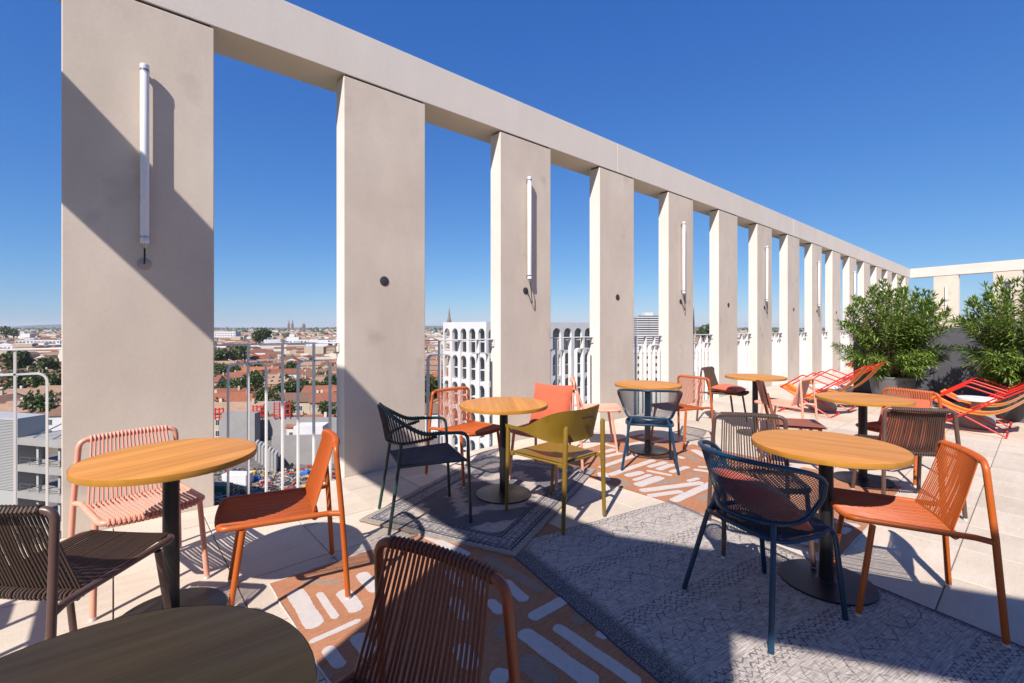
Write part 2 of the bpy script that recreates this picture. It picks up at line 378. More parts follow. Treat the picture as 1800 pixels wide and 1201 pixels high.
# ------------------------------------------------------------ furniture builders (each faces local +y, origin on the floor)
def rail_top(x): return Vector((x, -.230-.030*(1-(x/.215)**2), .768))
def rail_cross(x): return Vector((x, -.135-.012*(1-(x/.21)**2), .425))
def rail_front(x): return Vector((x, .262+.016*(1-(x/.2)**2), .450-.012*(1-(x/.2)**2)))
def wrap_path(a_pts, Ra):
    out = []
    for P, a in a_pts: out.append(P + Vector((0, cos(R(a)), sin(R(a))))*Ra)
    return out
def chair_parts(n, rc, key):
    Ra = .0125+rc*.8; D = {}
    rr = random.Random(n)
    for i in range(n):
        u = -1+2*i/(n-1); xt = .168*u; xb = .196*u + rr.uniform(-.0022, .0022)
        A, B, Cc = rail_top(xt), rail_cross(xb), rail_front(xb*.94)
        p = wrap_path([(A,235),(A,180),(A,120),(A,70),(A,20),(A,-10)], Ra)
        q = wrap_path([(B,20),(B,-30),(B,-90),(B,-150)], Ra)
        mid = (p[-1]+q[0])/2 + Vector((rr.uniform(-.002,.002), -.004, 0))
        D['b%d'%i] = cached((key,'back_cord',i), lambda: MB().tube(p+[mid]+q, rc, 6))
        p = wrap_path([(B,190),(B,140),(B,95)], Ra); q = wrap_path([(Cc,88),(Cc,45),(Cc,0),(Cc,-50),(Cc,-100),(Cc,-150)], Ra)
        m1 = (p[-1]*.6+q[0]*.4)+Vector((0,0,-.008)); 
        D['s%d'%i] = cached((key,'seat_cord',i), lambda: MB().tube(p+[m1]+q, rc, 6))
    def leg(x0, y0, z0, x1, y1): return MB().tube([(x0,y0,z0),(x1,y1,.012)], .0135, 12)
    D['rl'] = cached('cl_rl', lambda: leg(-.234,-.256,.46,-.25,-.285)); D['rr'] = cached('cl_rr', lambda: leg(.234,-.256,.46,.25,-.285))
    D['fl'] = cached('cl_fl', lambda: leg(-.217,.175,.432,-.235,.235)); D['fr'] = cached('cl_fr', lambda: leg(.217,.175,.432,.235,.235))
    D['gl'] = cached('glide', lambda: MB().lathe([(.0125,0),(.0135,.002),(.0135,.016)], 10))
    top = [(-.234,-.256,.455),(-.216,-.231,.768)]+[tuple(rail_top(x)) for x in (-.13,-.065,0,.065,.13)]+[(.216,-.231,.768),(.234,-.256,.455)]
    D['bf'] = cached('back_frame', lambda: MB().tube(fillet(top, [0,.055,.0,.0,.0,.0,.0,.055,0], 6), .0135, 12))
    def seatframe():
        m = MB(); pts = [(-.234,-.256,.432),(-.214,-.20,.436),(-.212,.265,.452)]+[tuple(rail_front(x)) for x in (-.1,0,.1)]+[(.212,.265,.452),(.214,-.20,.436),(.234,-.256,.432)]
        m.tube(fillet(pts, [0,.04,.04,0,0,0,.04,.04,0], 6), .0135, 12)
        m.tube([(-.213,-.135,.43)]+[tuple(rail_cross(x)) for x in (-.19,-.1,0,.1,.19)]+[(.213,-.135,.43)], .010, 10); return m
    D['sf'] = cached('seat_frame', seatframe)
    def wrapm(fn, x0):
        N = n*2*6; P = [fn(-x0+2*x0*i/N) for i in range(N+1)]
        return MB().tube(P, [.0138+rc*.75*(.5+.5*cos(2*pi*i/6)) for i in range(N+1)], 9)
    D['w1'] = cached((key,'w1'), lambda: wrapm(rail_top, .176)); D['w2'] = cached((key,'w2'), lambda: wrapm(rail_front, .19))
    return D
def side_chair(label, x, y, f, col, n=24, rc=.0054, group='corded side chairs', name='corded_chair'):
    D = chair_parts(n, rc, 'c%d'%n); rz = atan2(f[1], f[0])-pi/2
    t = thing(name, label, 'chair', (x,y,FZ(x,y)), rz, group); fm, cm = mt[col], mt[col+'_cord']
    for k, p in (('rl',(-.25,-.285)),('rr',(.25,-.285)),('fl',(-.235,.235)),('fr',(.235,.235))):
        l = obj('leg', D[k], fm, t); obj('glide', D['gl'], mt['glide'], l, (p[0],p[1],0))
    obj('back_frame', D['bf'], fm, t); s = obj('seat_frame', D['sf'], fm, t)
    obj('top_wrapping', D['w1'], cm, t); obj('front_wrapping', D['w2'], cm, t)
    for i in range(n): obj('back_cord', D['b%d'%i], cm, t); obj('seat_cord', D['s%d'%i], cm, t)
    return t
RUGS = []
def FZ(x, y, feet=True):
    """height of what lies under a foot-print: rugs are thin, take the highest one below the centre"""
    return max([z for (fn, z) in RUGS if fn(x, y)] + [0.001])
def table(label, x, y):
    t = thing('bistro_table', label, 'table', (x,y,FZ(x,y)), 0, 'round bistro tables')
    H = .74
    top = obj('table_top', cached('table_top', lambda: MB().lathe([(.10,H-.026),(.352,H-.026),(.3595,H-.0235),(.36,H-.022)][0:1]+[(.3,H-.027),(.354,H-.027),(.357,H-.0262),(.357,H-.001),(.356,H-.0004),(.353,H)], 72)), mt['wood'], t, rz=x*1.7)
    obj('edge_band', cached('table_edge', lambda: MB().grid(lambda u,v: ((.3585+.0012*sin(pi*v))*cos(2*pi*u), (.3585+.0012*sin(pi*v))*sin(2*pi*u), H-.0268+v*.0262), 72, 5, True)), mt['woodedge'], top)
    obj('post', cached('table_post', lambda: MB().lathe([(.034,.012),(.034,H-.034)], 24)), mt['black'], t)
    obj('mounting_plate', cached('table_plate', lambda: MB().lathe([(.11,H-.034),(.11,H-.027)], 24)), mt['black'], t)
    obj('base', cached('table_base', lambda: MB().lathe([(.222,.0),(.225,.002),(.225,.009),(.223,.0105),(.05,.0115),(.04,.02)], 56)), mt['black'], t)
    return t
def cushion_mb(w=.40, h=.40, th=.13):
    def surf(sg):
        def fn(u, v):
            a, b = 2*u-1, 2*v-1; e = (1-abs(a)**3.0)*(1-abs(b)**3.0); pin = 1-.06*(1-abs(a)**2)*abs(b)**6 - .06*(1-abs(b)**2)*abs(a)**6
            wr = .006*sin(9*a+3*b*b)*e*(abs(a)+abs(b))/2
            return (a*w/2*pin, b*h/2*pin, sg*(th/2*e**.55+wr*0.6))
        return fn
    m = MB(); m.grid(surf(1), 19, 19); m.grid(surf(-1), 19, 19); return m
def lattice(m, fn, inside, L, Hh, pitch, wd):
    """two families of diagonal wires on the surface fn(t in -1..1, s in 0..1)"""
    n = int((L+Hh)/pitch)+2
    for sg in (1, -1):
        for k in range(-n, n+1):
            run = []
            N = int(Hh/pitch)+2; N = max(N, 8)
            for j in range(N+1):
                s = j/N; t = (k*pitch + sg*(s-.5)*Hh)/(L/2)
                if abs(t) <= 1 and inside(t, s): run.append(fn(t, s))
                else:
                    if len(run) > 1: m.tube(run, wd, 4, caps=False)
                    run = []
            if len(run) > 1: m.tube(run, wd, 4, caps=False)
    return m
def shell(t, s):
    ph = R(90)*t; lo = Vector((.218*sin(ph), .02-.225*cos(ph), .485)); hi = Vector((.315*sin(ph), .04-.325*cos(ph), .775-.045*abs(t)**2.2))
    p = lo.lerp(hi, s); p.z -= .0; return p
def s_rng(t):
    k = max(0, 1-abs(t)**8)**.5; return .46-.46*k, .58+.42*k
def mesh_chair(label, x, y, f, cush=True):
    t = thing('mesh_armchair', label, 'chair', (x,y,FZ(x,y)), atan2(f[1],f[0])-pi/2, 'blue wire-mesh armchairs')
    def ring():
        P = []; N = 40
        for i in range(N+1):
            u = -1+2*i/N; P.append(shell(u, s_rng(u)[1]))
        for i in range(N, -1, -1):
            u = -1+2*i/N; P.append(shell(u, s_rng(u)[0]))
        Q = [P[0]]
        for p in P[1:]:
            if (p-Q[-1]).length > .006: Q.append(p)
        if (Q[0]-Q[-1]).length < .006: Q.pop()
        return MB().tube(Q, .0115, 10, closed=True)
    obj('back_ring', cached('mesh_back_ring', ring), mt['blue'], t)
    o = obj('back_mesh', cached('mesh_back', lambda: lattice(MB(), shell, lambda a,s: s_rng(a)[0] < s < s_rng(a)[1], .92, .27, .0145, .0015), ang=60), mt['blue'], t); tag(o, kind='stuff')
    def seat(a): 
        c, s_ = cos(a), sin(a); e = .5
        return Vector((.222*abs(c)**e*(1 if c > 0 else -1), .01+.205*abs(s_)**e*(1 if s_ > 0 else -1), .435-.012*abs(c)))
    obj('seat_ring', cached('mesh_seat_ring', lambda: MB().tube([seat(2*pi*i/48) for i in range(48)], .0105, 10, closed=True)), mt['blue'], t)
    def flat(a, s):
        p = Vector((a*.22, .01-.205+.41*s, .435)); p.z -= .022*(1-a*a)*(1-(2*s-1)**2); return p
    o = obj('seat_mesh', cached('mesh_seat', lambda: lattice(MB(), flat, lambda a,s: abs(a)**4+abs(2*s-1)**4 < .96, .44, .41, .0155, .0015)), mt['blue'], t); tag(o, kind='stuff')
    for sg in (-1, 1):
        obj('leg', cached(('mesh_rear_leg',sg), lambda: MB().tube([(sg*.165,-.135,.484),(sg*.19,-.165,.42),(sg*.258,-.262,0)], .0125, 10)), mt['blue'], t)
        obj('leg', cached(('mesh_front_leg',sg), lambda: MB().tube(fillet([(sg*.15,.10,.425),(sg*.205,.205,.43),(sg*.218,.262,0)], .05, 5), .0125, 10)), mt['blue'], t)
        obj('strut', cached(('mesh_strut',sg), lambda: MB().tube([(sg*.185,-.155,.43),(sg*.17,-.10,.432)], .009, 8)), mt['blue'], t)
    return t
def cushion(label, loc, rot, w=.40, h=.40, th=.13, group='terracotta cushions', mat='terracotta_fabric'):
    o = obj('cushion', cached(('cushion',w,h,th), lambda: cushion_mb(w,h,th)), mt[mat], None, loc); o.rotation_euler = rot
    return tag(o, label, 'cushion', group)
def rope_armchair(label, x, y, f):
    t = thing('corded_armchair', label, 'chair', (x,y,FZ(x,y)), atan2(f[1],f[0])-pi/2)
    def spl(pts, n=40):                      # catmull-rom
        P = [Vector(p) for p in pts]; P = [P[0]*2-P[1]]+P+[P[-1]*2-P[-2]]; out = []
        for i in range(1, len(P)-2):
            for k in range(n//(len(P)-3)):
                u = k/(n//(len(P)-3)); a,b,c,d = P[i-1],P[i],P[i+1],P[i+2]
                out.append(.5*((2*b)+(c-a)*u+(2*a-5*b+4*c-d)*u*u+(3*b-a-3*c+d)*u**3))
        out.append(P[-2]); return out
    topc = spl([(-.285,.06,.645),(-.285,-.08,.655),(-.225,-.235,.745),(0,-.315,.815),(.225,-.235,.745),(.285,-.08,.655),(.285,.06,.645)], 48)
    lowc = spl([(-.28,.02,.625),(-.268,-.07,.605),(-.20,-.20,.580),(0,-.265,.570),(.20,-.20,.580),(.268,-.07,.605),(.28,.02,.625)], 48)
    obj('top_rail', MB().tube(topc, .0135, 10), mt['green'], t); obj('lower_rail', MB().tube(lowc, .010, 8), mt['green'], t)
    N = 40
    def samp(c, u):
        g = u*(len(c)-1); i = min(int(g), len(c)-2); return c[i].lerp(c[i+1], g-i)
    for i in range(N):
        u = .06+.88*i/(N-1); a = samp(topc, u); b = samp(lowc, u); o = Vector((a.x, a.y+.0, 0)); nrm = Vector((a.x*.8, a.y-.05, 0)).normalized()
        p = [a-nrm*.012, a+Vector((0,0,.0155)), a+nrm*.0155, (a+b)/2+nrm*.010, b+nrm*.012, b-Vector((0,0,.012)), b-nrm*.010]
        obj('back_cord', MB().tube(p, .0044, 6), mt['green_cord'], t)
    for sg in (-1, 1):
        obj('leg', MB().tube(fillet([(sg*.285,.04,.645),(sg*.285,.235,.635),(sg*.268,.262,0)], .07, 7), .0115, 10), mt['green'], t)
        obj('leg', MB().tube([(sg*.205,-.205,.58),(sg*.215,-.225,.43),(sg*.24,-.29,0)], .0115, 10), mt['green'], t)
        obj('seat_rail', MB().tube([(sg*.215,-.224,.425),(sg*.245,.235,.435)], .008, 8), mt['green'], t)
    def seat(u, v):
        a, b = 2*u-1, v; wd = lerp(.205,.235,b); return (a*wd, lerp(-.215,.24,b), .436-.010*(1-a*a)*(1-(2*b-1)**2))
    m = MB().grid(seat, 11, 11); m.grid(lambda u,v: tuple(Vector(seat(u,v))-Vector((0,0,.016))), 11, 11)
    obj('seat', m, mt['navyseat'], t); obj('seat_edge', MB().tube([(-.24,.24,.428),(.24,.24,.428)], .009, 8), mt['green'], t); obj('seat_edge', MB().tube([(-.21,-.215,.426),(.21,-.215,.426)], .009, 8), mt['green'], t)
    return t
def panel_armchair(label, x, y, f):
    t = thing('sheet_metal_armchair', label, 'chair', (x,y,FZ(x,y)), atan2(f[1],f[0])-pi/2); mm = mt['olive']
    base = fillet([(-.268,.23,0),(-.268,-.255,0),(.268,-.255,0),(.268,.23,0)], [0,.24,.24,0], 14)
    P = [base[0]]
    for p in base[1:]:                        # resample evenly
        while (p-P[-1]).length > .03: P.append(P[-1]+(p-P[-1]).normalized()*.03)
    P.append(base[-1]); n = len(P); m = MB()
    def zz(i):
        u = abs(2*i/(n-1)-1); k = max(0, min(1, (.80-u)/.55)); k = k*k*(3-2*k)
        return lerp(.628,.575,k), lerp(.652,.800,k)
    for off in (.0, .006):
        def fn(u, v, off=off):
            i = round(u*(n-1)); p = P[i]; a = P[max(i-1,0)]; b = P[min(i+1,n-1)]; tt = (b-a).normalized(); nr = Vector((tt.y,-tt.x,0)); lo, hi = zz(i)
            lean = (lerp(lo,hi,v)-.6)*.22
            q = p + nr*(off+max(0,lean)*(1 if abs(p.x) < .25 else .3)); return (q.x, q.y, lerp(lo,hi,v))
        m.grid(fn, n, 9)
    obj('back_band', m, mm, t); 
    obj('slot', MB().box((0,-.309,.742),(.11,.010,.006)), mt['cable'], t, smooth=False)
    for sg in (-1, 1):
        l = obj('leg', MB().tube([(sg*.20,-.292,.70),(sg*.20,-.288,.685),(sg*.208,-.285,.44),(sg*.225,-.285,0)], [.012,.017,.0175,.013], 14), mm, t)
        l = obj('leg', MB().tube([(sg*.262,.215,.645),(sg*.258,.222,.44),(sg*.245,.255,0)], [.016,.0165,.012], 14), mm, t)
        obj('seat_bracket', MB().box((sg*.222,.20,.437),(.055,.04,.026)), mm, t, bevel=.004); obj('seat_bracket', MB().box((sg*.205,-.255,.437),(.03,.06,.026)), mm, t, bevel=.004)
        obj('steel_collar', MB().lathe([(.0182,0),(.0182,.006)], 14, (sg*.2085,-.285,.41)), mt['steel'], t)
    def seat(u, v):
        a, b = 2*u-1, 2*v-1; wd = lerp(.20,.235,v); return (a*wd, b*.235-.005, .452-.014*(1-a*a)*(1-b*b)-.012*max(0,b-.8)*5)
    m = MB().grid(seat, 13, 13); m.grid(lambda u,v: tuple(Vector(seat(u,v))-Vector((0,0,.01))), 13, 13); obj('seat', m, mm, t)
    obj('seat_frame', MB().tube(fillet([(-.195,-.235,.437),(.195,-.235,.437),(.23,.222,.437),(-.23,.222,.437)], .03, 4, True), .008, 8, closed=True), mm, t)
    return t
def ply_chair(label, x, y, f):
    t = thing('plywood_style_chair', label, 'chair', (x,y,FZ(x,y)), atan2(f[1],f[0])-pi/2); mm = mt['plybrown']
    def bk(off):
        def fn(u, v):
            a, b = 2*u-1, v; s = (1-.13*abs(2*b-1)**3); return (a*.19*s, -.215-.055*b+.03*a*a*-1+off, .60+.235*b)
        return fn
    m = MB().grid(bk(0), 11, 8); m.grid(bk(-.012), 11, 8); obj('backrest', m, mm, t)
    def st(off):
        def fn(u, v):
            a, b = 2*u-1, 2*v-1; return (a*lerp(.185,.215,v), b*.205+.01, .455+off-.01*(1-a*a)*(1-b*b))
        return fn
    m = MB().grid(st(0), 11, 9); m.grid(st(-.013), 11, 9); obj('seat', m, mm, t)
    for sg in (-1, 1):
        obj('leg', MB().tube([(sg*.135,-.262,.74),(sg*.15,-.20,.46),(sg*.19,-.27,0)], [.014,.017,.012], 10), mm, t)
        obj('leg', MB().tube([(sg*.17,.16,.45),(sg*.2,.24,0)], [.017,.012], 10), mm, t)
        obj('side_rail', MB().tube([(sg*.152,-.20,.437),(sg*.175,.17,.437)], .011, 8), mm, t)
    return t
def deck_chair(label, x, y):
    t = thing('deck_chair', label, 'deck chair', (x,y,.001), 0, 'red-framed deck chairs'); hw = .255; r = .0095; mm = mt['red']
    def frame(pts, rad, n=6): return MB().tube(fillet(pts, rad, n), r, 10)
    a = [(-hw,-.77,.80),(-hw,.36,.03),(-hw,.40,.013),(hw,.40,.013),(hw,.36,.03),(hw,-.77,.80)]
    obj('long_frame', cached('deck_long', lambda: frame([(-hw,.36,.013)]+[(-hw,-.77,.80),(hw,-.77,.80),(hw,.36,.013)], [0,.05,.05,0])), mm, t)
    obj('foot_bar', cached('deck_foot', lambda: MB().tube([(-hw,.36,.013),(hw,.36,.013)], r, 10)), mm, t)
    i = hw-.03
    obj('cross_frame', cached('deck_cross', lambda: frame([(-i,-.36,.013),(-i,.34,.42),(i,.34,.42),(i,-.36,.013)], [0,.04,.04,0])), mm, t)
    obj('rear_foot_bar', cached('deck_rear', lambda: MB().tube([(-i,-.36,.013),(i,-.36,.013)], r, 10)), mm, t)
    for sg in (-1, 1):
        obj('armrest', cached(('deck_arm',sg), lambda: frame([(sg*(i+.02),.33,.40),(sg*(i+.045),.0,.63),(sg*(hw+.02),-.34,.505)], [0,.06,0])), mm, t)
    def sag(v):
        K = [(.34,.42),(.17,.315),(-.05,.25),(-.30,.29),(-.56,.51),(-.77,.80)]; K = [(2*K[0][0]-K[1][0], 2*K[0][1]-K[1][1])]+K+[(2*K[-1][0]-K[-2][0], 2*K[-1][1]-K[-2][1])]
        g = max(0, min(.9999, v))*5; q = int(g)+1; u = g-int(g); o_ = []
        for d_ in (0, 1):
            a_, b_, c_, e_ = K[q-1][d_], K[q][d_], K[q+1][d_], K[q+2][d_]; o_.append(.5*(2*b_+(c_-a_)*u+(2*a_-5*b_+4*c_-e_)*u*u+(3*b_-a_-3*c_+e_)*u**3))
        return o_
    def strip(x0, x1):
        m = MB()
        for dz in (.0, -.003): m.grid(lambda u,v: (lerp(x0,x1,u), sag(v)[0], sag(v)[1]+dz+.013), 4, 30)
        return m
    for k, (x0, x1, mn) in enumerate(((-.222,-.105,'sling'),(-.104,.104,'sling_orange'),(.105,.222,'sling'))):
        obj('sling_stripe', cached(('deck_sling',k), lambda: strip(x0,x1)), mt[mn], t)
    return t
# ------------------------------------------------------------ rugs
def rug_terracotta():
    t = NT('terracotta_weave'); v = t.co(); n1 = t.noise(t.mapd(v, (14, 260, 1), (0,0,.55)), 1, 4, .7); n2 = t.noise(t.mapd(v, (300, 30, 1), (0,0,.55)), 1, 2); b = t.noise(v, 3, 3)
    c = t.mix(t.ramp(n1, .35, .65), S(192,140,108), S(160,106,76)); c = t.mul(c, t.ramp(b, .3, .7, .93, 1.07)); c = t.mul(c, t.ramp(n2, .3, .7, .9, 1.1)); t.bump(t.ma('ADD', n1, n2), .5, .003); return t.fin(c, .95, spec=.1)
def pile(name, a, b):
    t = NT(name); v = t.co(); n = t.noise(v, 260, 3, .7); m = t.noise(v, 24, 4); c = t.mix(t.ramp(n, .3, .7), a, b); c = t.mul(c, t.ramp(m, .3, .7, .94, 1.05)); t.bump(t.ma('ADD', n, m), .6, .004); return t.fin(c, .95, spec=.1)
mt['rug_terra'] = rug_terracotta(); mt['pile_white'] = pile('cream_pile', S(214,205,198), S(194,184,177)); mt['pile_grey'] = pile('taupe_pile', S(176,152,132), S(140,118,104)); mt['pile_dark'] = pile('slate_binding', S(92,94,106), S(66,68,80))
def saw(t, x): return t.ma('ABSOLUTE', t.ma('SUBTRACT', t.ma('MULTIPLY', t.ma('FRACT', x), 2.0), 1.0))   # triangle wave 0..1
def rug_zigzag():
    t = NT('grey_zigzag_weave'); v = t.co(); w_ = t.noise(v, 7, 3); x, y, z = t.xyz(v)
    jx = t.ma('ADD', x, t.ma('MULTIPLY', t.ma('SUBTRACT', t.noise(v, 9, 1), .5), .06)); jy = t.ma('ADD', y, t.ma('MULTIPLY', t.ma('SUBTRACT', t.noise(t.mapd(v, loc=(3,7,0)), 8, 1), .5), .06))
    th = t.noise(t.mapd(v, (10, 330, 1), (0,0,.10)), 1, 4, .75); th2 = t.noise(t.mapd(v, (420, 24, 1)), 1, 2)
    base = t.mix(t.ramp(th, .38, .62), S(224,213,202), S(128,120,116)); base = t.mul(base, t.ramp(th2, .35, .65, .78, 1.12)); base = t.mul(base, t.ramp(w_, .3, .7, .93, 1.06))
    def line(freq_x, amp, per, ph, wd):
        q = t.ma('FRACT', t.ma('DIVIDE', t.ma('ADD', t.ma('ADD', jy, ph), t.ma('MULTIPLY', saw(t, t.ma('MULTIPLY', jx, freq_x)), amp)), per))
        return t.ma('LESS_THAN', t.ma('ABSOLUTE', t.ma('SUBTRACT', q, .5)), wd/per)
    band = t.ma('FRACT', t.ma('DIVIDE', jy, .46))
    big = t.ma('MULTIPLY', line(12.5, .07, .088, .0, .0038), t.ma('GREATER_THAN', band, .36))
    big2 = t.ma('MULTIPLY', line(7.3, -.06, .23, .05, .004), t.ma('GREATER_THAN', band, .5))
    small = t.ma('MULTIPLY', line(24, .022, .034, .01, .0048), t.ma('LESS_THAN', band, .26))
    lines = t.ma('MAXIMUM', t.ma('MAXIMUM', big, big2), small)
    lines = t.ma('MULTIPLY', lines, t.ramp(t.noise(v, 30, 3), .32, .46))
    edge = t.ma('MULTIPLY', t.ramp(x, -.60, -.66), t.ramp(t.noise(v, 120, 2), .38, .55, .4, 1))
    edge2 = t.ma('MULTIPLY', t.ramp(x, .70, .735), t.ramp(t.noise(v, 120, 2), .38, .55, .4, 1)); e3 = t.ma('MAXIMUM', edge, edge2)
    f = t.ma('MAXIMUM', t.ma('MULTIPLY', lines, .68), t.ma('MULTIPLY', e3, .85))
    c = t.mix(f, base, S(58,60,72)); t.bump(t.ma('ADD', th, th2), .6, .003); return t.fin(c, .95, spec=.1)
def rug_persian(hx, hy):
    t = NT('faded_persian_weave'); v = t.co(); x, y, z = t.xyz(v); ax, ay = t.ma('ABSOLUTE', x), t.ma('ABSOLUTE', y)
    d = t.ma('MINIMUM', t.ma('SUBTRACT', hx, ax), t.ma('SUBTRACT', hy, ay))
    th = t.noise(t.mapd(v, (14, 220, 1)), 1, 4, .75); blot = t.noise(v, 9, 4, .65); fine = t.noise(v, 130, 2)
    jx = t.ma('ADD', x, t.ma('MULTIPLY', t.ma('SUBTRACT', t.noise(v, 22, 2), .5), .06)); jy = t.ma('ADD', y, t.ma('MULTIPLY', t.ma('SUBTRACT', t.noise(t.mapd(v, loc=(9,2,0)), 22, 2), .5), .06))
    dia = saw(t, t.ma('MULTIPLY', t.ma('ADD', t.ma('ABSOLUTE', jx), t.ma('MULTIPLY', t.ma('ABSOLUTE', jy), .9)), 2.3)); med = saw(t, t.ma('MULTIPLY', t.ma('SUBTRACT', jx, jy), 7.0)); dots = t.ma('MULTIPLY', saw(t, t.ma('MULTIPLY', jx, 26)), saw(t, t.ma('MULTIPLY', jy, 26)))
    dia = t.ma('ADD', dia, t.ma('MULTIPLY', med, .22))
    inner = t.mix(t.ramp(t.ma('ADD', dia, t.ma('MULTIPLY', t.ma('SUBTRACT', blot, .5), 1.3)), .66, .86), S(120,118,124), S(202,188,176))
    inner = t.mix(t.ramp(th, .46, .64, 0, .7), inner, S(84,86,96))
    bord = t.mix(t.ramp(dots, .2, .5), S(122,120,124), S(190,180,170)); bord = t.mix(t.ramp(blot, .42, .6, 0, .75), bord, S(160,152,146)); bord = t.mix(t.ramp(th, .5, .66, 0, .5), bord, S(96,96,104))
    c = t.mix(t.ma('GREATER_THAN', d, .20), bord, inner)
    for p, wd in ((.055,.006),(.075,.004),(.185,.006),(.205,.004)):
        c = t.mix(t.ma('LESS_THAN', t.ma('ABSOLUTE', t.ma('SUBTRACT', d, p)), wd), c, S(66,66,74))
    c = t.mix(t.ma('LESS_THAN', d, .03), c, S(160,152,142)); c = t.mul(c, t.ramp(fine, .3, .7, .85, 1.12)); t.bump(t.ma('ADD', th, fine), .6, .003); return t.fin(c, .95, spec=.1)
def rug(name, label, c, a, hx, hy, z0, z1, mat, wob=.006, wave=0, bind=None):
    """a: direction of local +y; hx, hy half sizes"""
    rz = atan2(a[1], a[0])-pi/2; rr = random.Random(int(hx*997)); poly = []; n = 26
    for (x0,y0,x1,y1) in ((-hx,-hy,hx,-hy),(hx,-hy,hx,hy),(hx,hy,-hx,hy),(-hx,hy,-hx,-hy)):
        for i in range(n):
            u = i/n; k = 0 if i == 0 else rr.uniform(-wob, wob)*.5; nx, ny = (y1-y0), -(x1-x0); L = sqrt(nx*nx+ny*ny)
            poly.append((lerp(x0,x1,u)+nx/L*k, lerp(y0,y1,u)+ny/L*k))
    ph = [rr.uniform(0,6.3) for _ in range(6)]
    def hz(x, y): return wave*(sin(3.1*x+ph[0])*sin(2.3*y+ph[1])+.6*sin(7.3*x+4.1*y+ph[2])+.5*sin(9.1*y-5.0*x+ph[3]))
    mb = MB()
    if wave: mb.grid(lambda u, v: (lerp(-hx,hx,u), lerp(-hy,hy,v), z1-z0+hz(lerp(-hx,hx,u), lerp(-hy,hy,v))), 40, 56)
    else: mb.prism(poly, 0, z1-z0)
    o = obj(name, mb, mat, None, (c[0],c[1],z0), rz, smooth=bool(wave)); tag(o, label, 'rug')
    if bind: obj('binding', MB().tube([(x_, y_, (z1-z0)*.55+hz(x_,y_)) for x_, y_ in poly], bind[1], 6, closed=True), mt[bind[0]], o)
    ca, sa = cos(-rz), sin(-rz)
    def inside(x, y):
        dx, dy = x-c[0], y-c[1]; return abs(dx*ca-dy*sa) < hx and abs(dx*sa+dy*ca) < hy
    RUGS.append((inside, z1)); return o, rz
def patches(o, c, rz, hx, hy, zt, lst, seed):
    rr = random.Random(seed); ca, sa = cos(-rz), sin(-rz)
    for (p, q, wd, kind) in lst:
        P = [Vector(((X-c[0])*ca-(Y-c[1])*sa, (X-c[0])*sa+(Y-c[1])*ca)) for X, Y in (p, q)]
        d = P[1]-P[0]; L = d.length; d.normalize(); nn = Vector((-d.y, d.x)); up = []; dn = []; N = max(10, int(L/.016)); sh = rr.uniform(.75,1.1); p1, p2, p3 = [rr.uniform(0,6.3) for _ in range(3)]
        for i in range(N+1):
            u = i/N; q_ = min(1, min(u, 1-u)*L/(wd*.5)); e = max(.2, 1-(1-q_)**4.5)**.6; w1 = 1+.045*sin(p1+u*L*30)+.03*sin(p2+u*L*130); w2 = 1+.045*sin(p3+u*L*27)+.03*sin(p1+u*L*110); b = P[0]+d*L*u
            up.append(b+nn*wd/2*e*w1*lerp(sh,1,u)); dn.append(b-nn*wd/2*e*w2*lerp(1,sh,u))
        poly = [(max(-hx+.004,min(hx-.004,a.x)), max(-hy+.004,min(hy-.004,a.y))) for a in up+dn[::-1]]
        obj('pile_patch', MB().prism(poly, zt-.002, zt+(.0022 if kind else .0013)), mt['pile_white' if kind else 'pile_grey'], o, smooth=False)
def z2(origin, s, pts): return [at(origin[0]+p[0]/s, origin[1]+p[1]/s) for p in pts]
# striped terracotta rug in the foreground
cC, hC = (1.47, 1.42), (.84, 1.30)
rC, zC = rug('striped_rug', 'terracotta rug with cream strokes in the foreground beside the dark table', cC, (0,1), hC[0], hC[1], .001, .006, mt['rug_terra'], bind=('pile_white', .0042))
L = []
for a, b, wd, k in (((265,460),(440,760),.085,1),((460,480),(605,690),.036,1),((650,460),(780,630),.072,1),((385,885),(800,700),.034,1),((530,920),(640,1090),.062,1),((760,820),(900,1000),.07,1),((800,320),(930,470),.07,1),
                    ((110,580),(215,760),.06,0),((330,385),(640,395),.05,0),((460,1120),(520,1200),.07,0)):
    p, q = z2((460,940), 4.6, (a, b)); L.append((p, q, wd, k))
for a, b, wd, k in (((300,380),(480,550),.062,1),((510,690),(800,535),.075,1),((720,745),(1400,1230),.07,1),((440,790),(1050,1230),.085,1),((1055,800),(1140,845),.05,1),((180,540),(290,650),.06,1),((60,330),(130,500),.05,1),
                    ((-150,300),(-40,430),.06,1),((-120,520),(0,700),.06,1),((150,185),(610,465),.07,0),((850,690),(960,690),.08,0),((230,800),(330,790),.13,0),((450,1000),(700,1230),.11,0),((200,1140),(340,1180),.09,1),((-60,900),(60,1100),.08,1)):
    p, q = z2((820,940), 4.6026, (a, b)); L.append((p, q, wd, k))
L.append((at(744,942), at(824,978), .055, 1))
patches(rC, cC, zC, hC[0], hC[1], .005, L, 5)
cD, hD = (4.20, 2.10), (.93, 1.30)
rD, zD = rug('striped_rug', 'terracotta rug with cream strokes under the blue mesh chair farther back', cD, (0,1), hD[0], hD[1], .001, .006, mt['rug_terra'], bind=('pile_white', .0042))
L = []
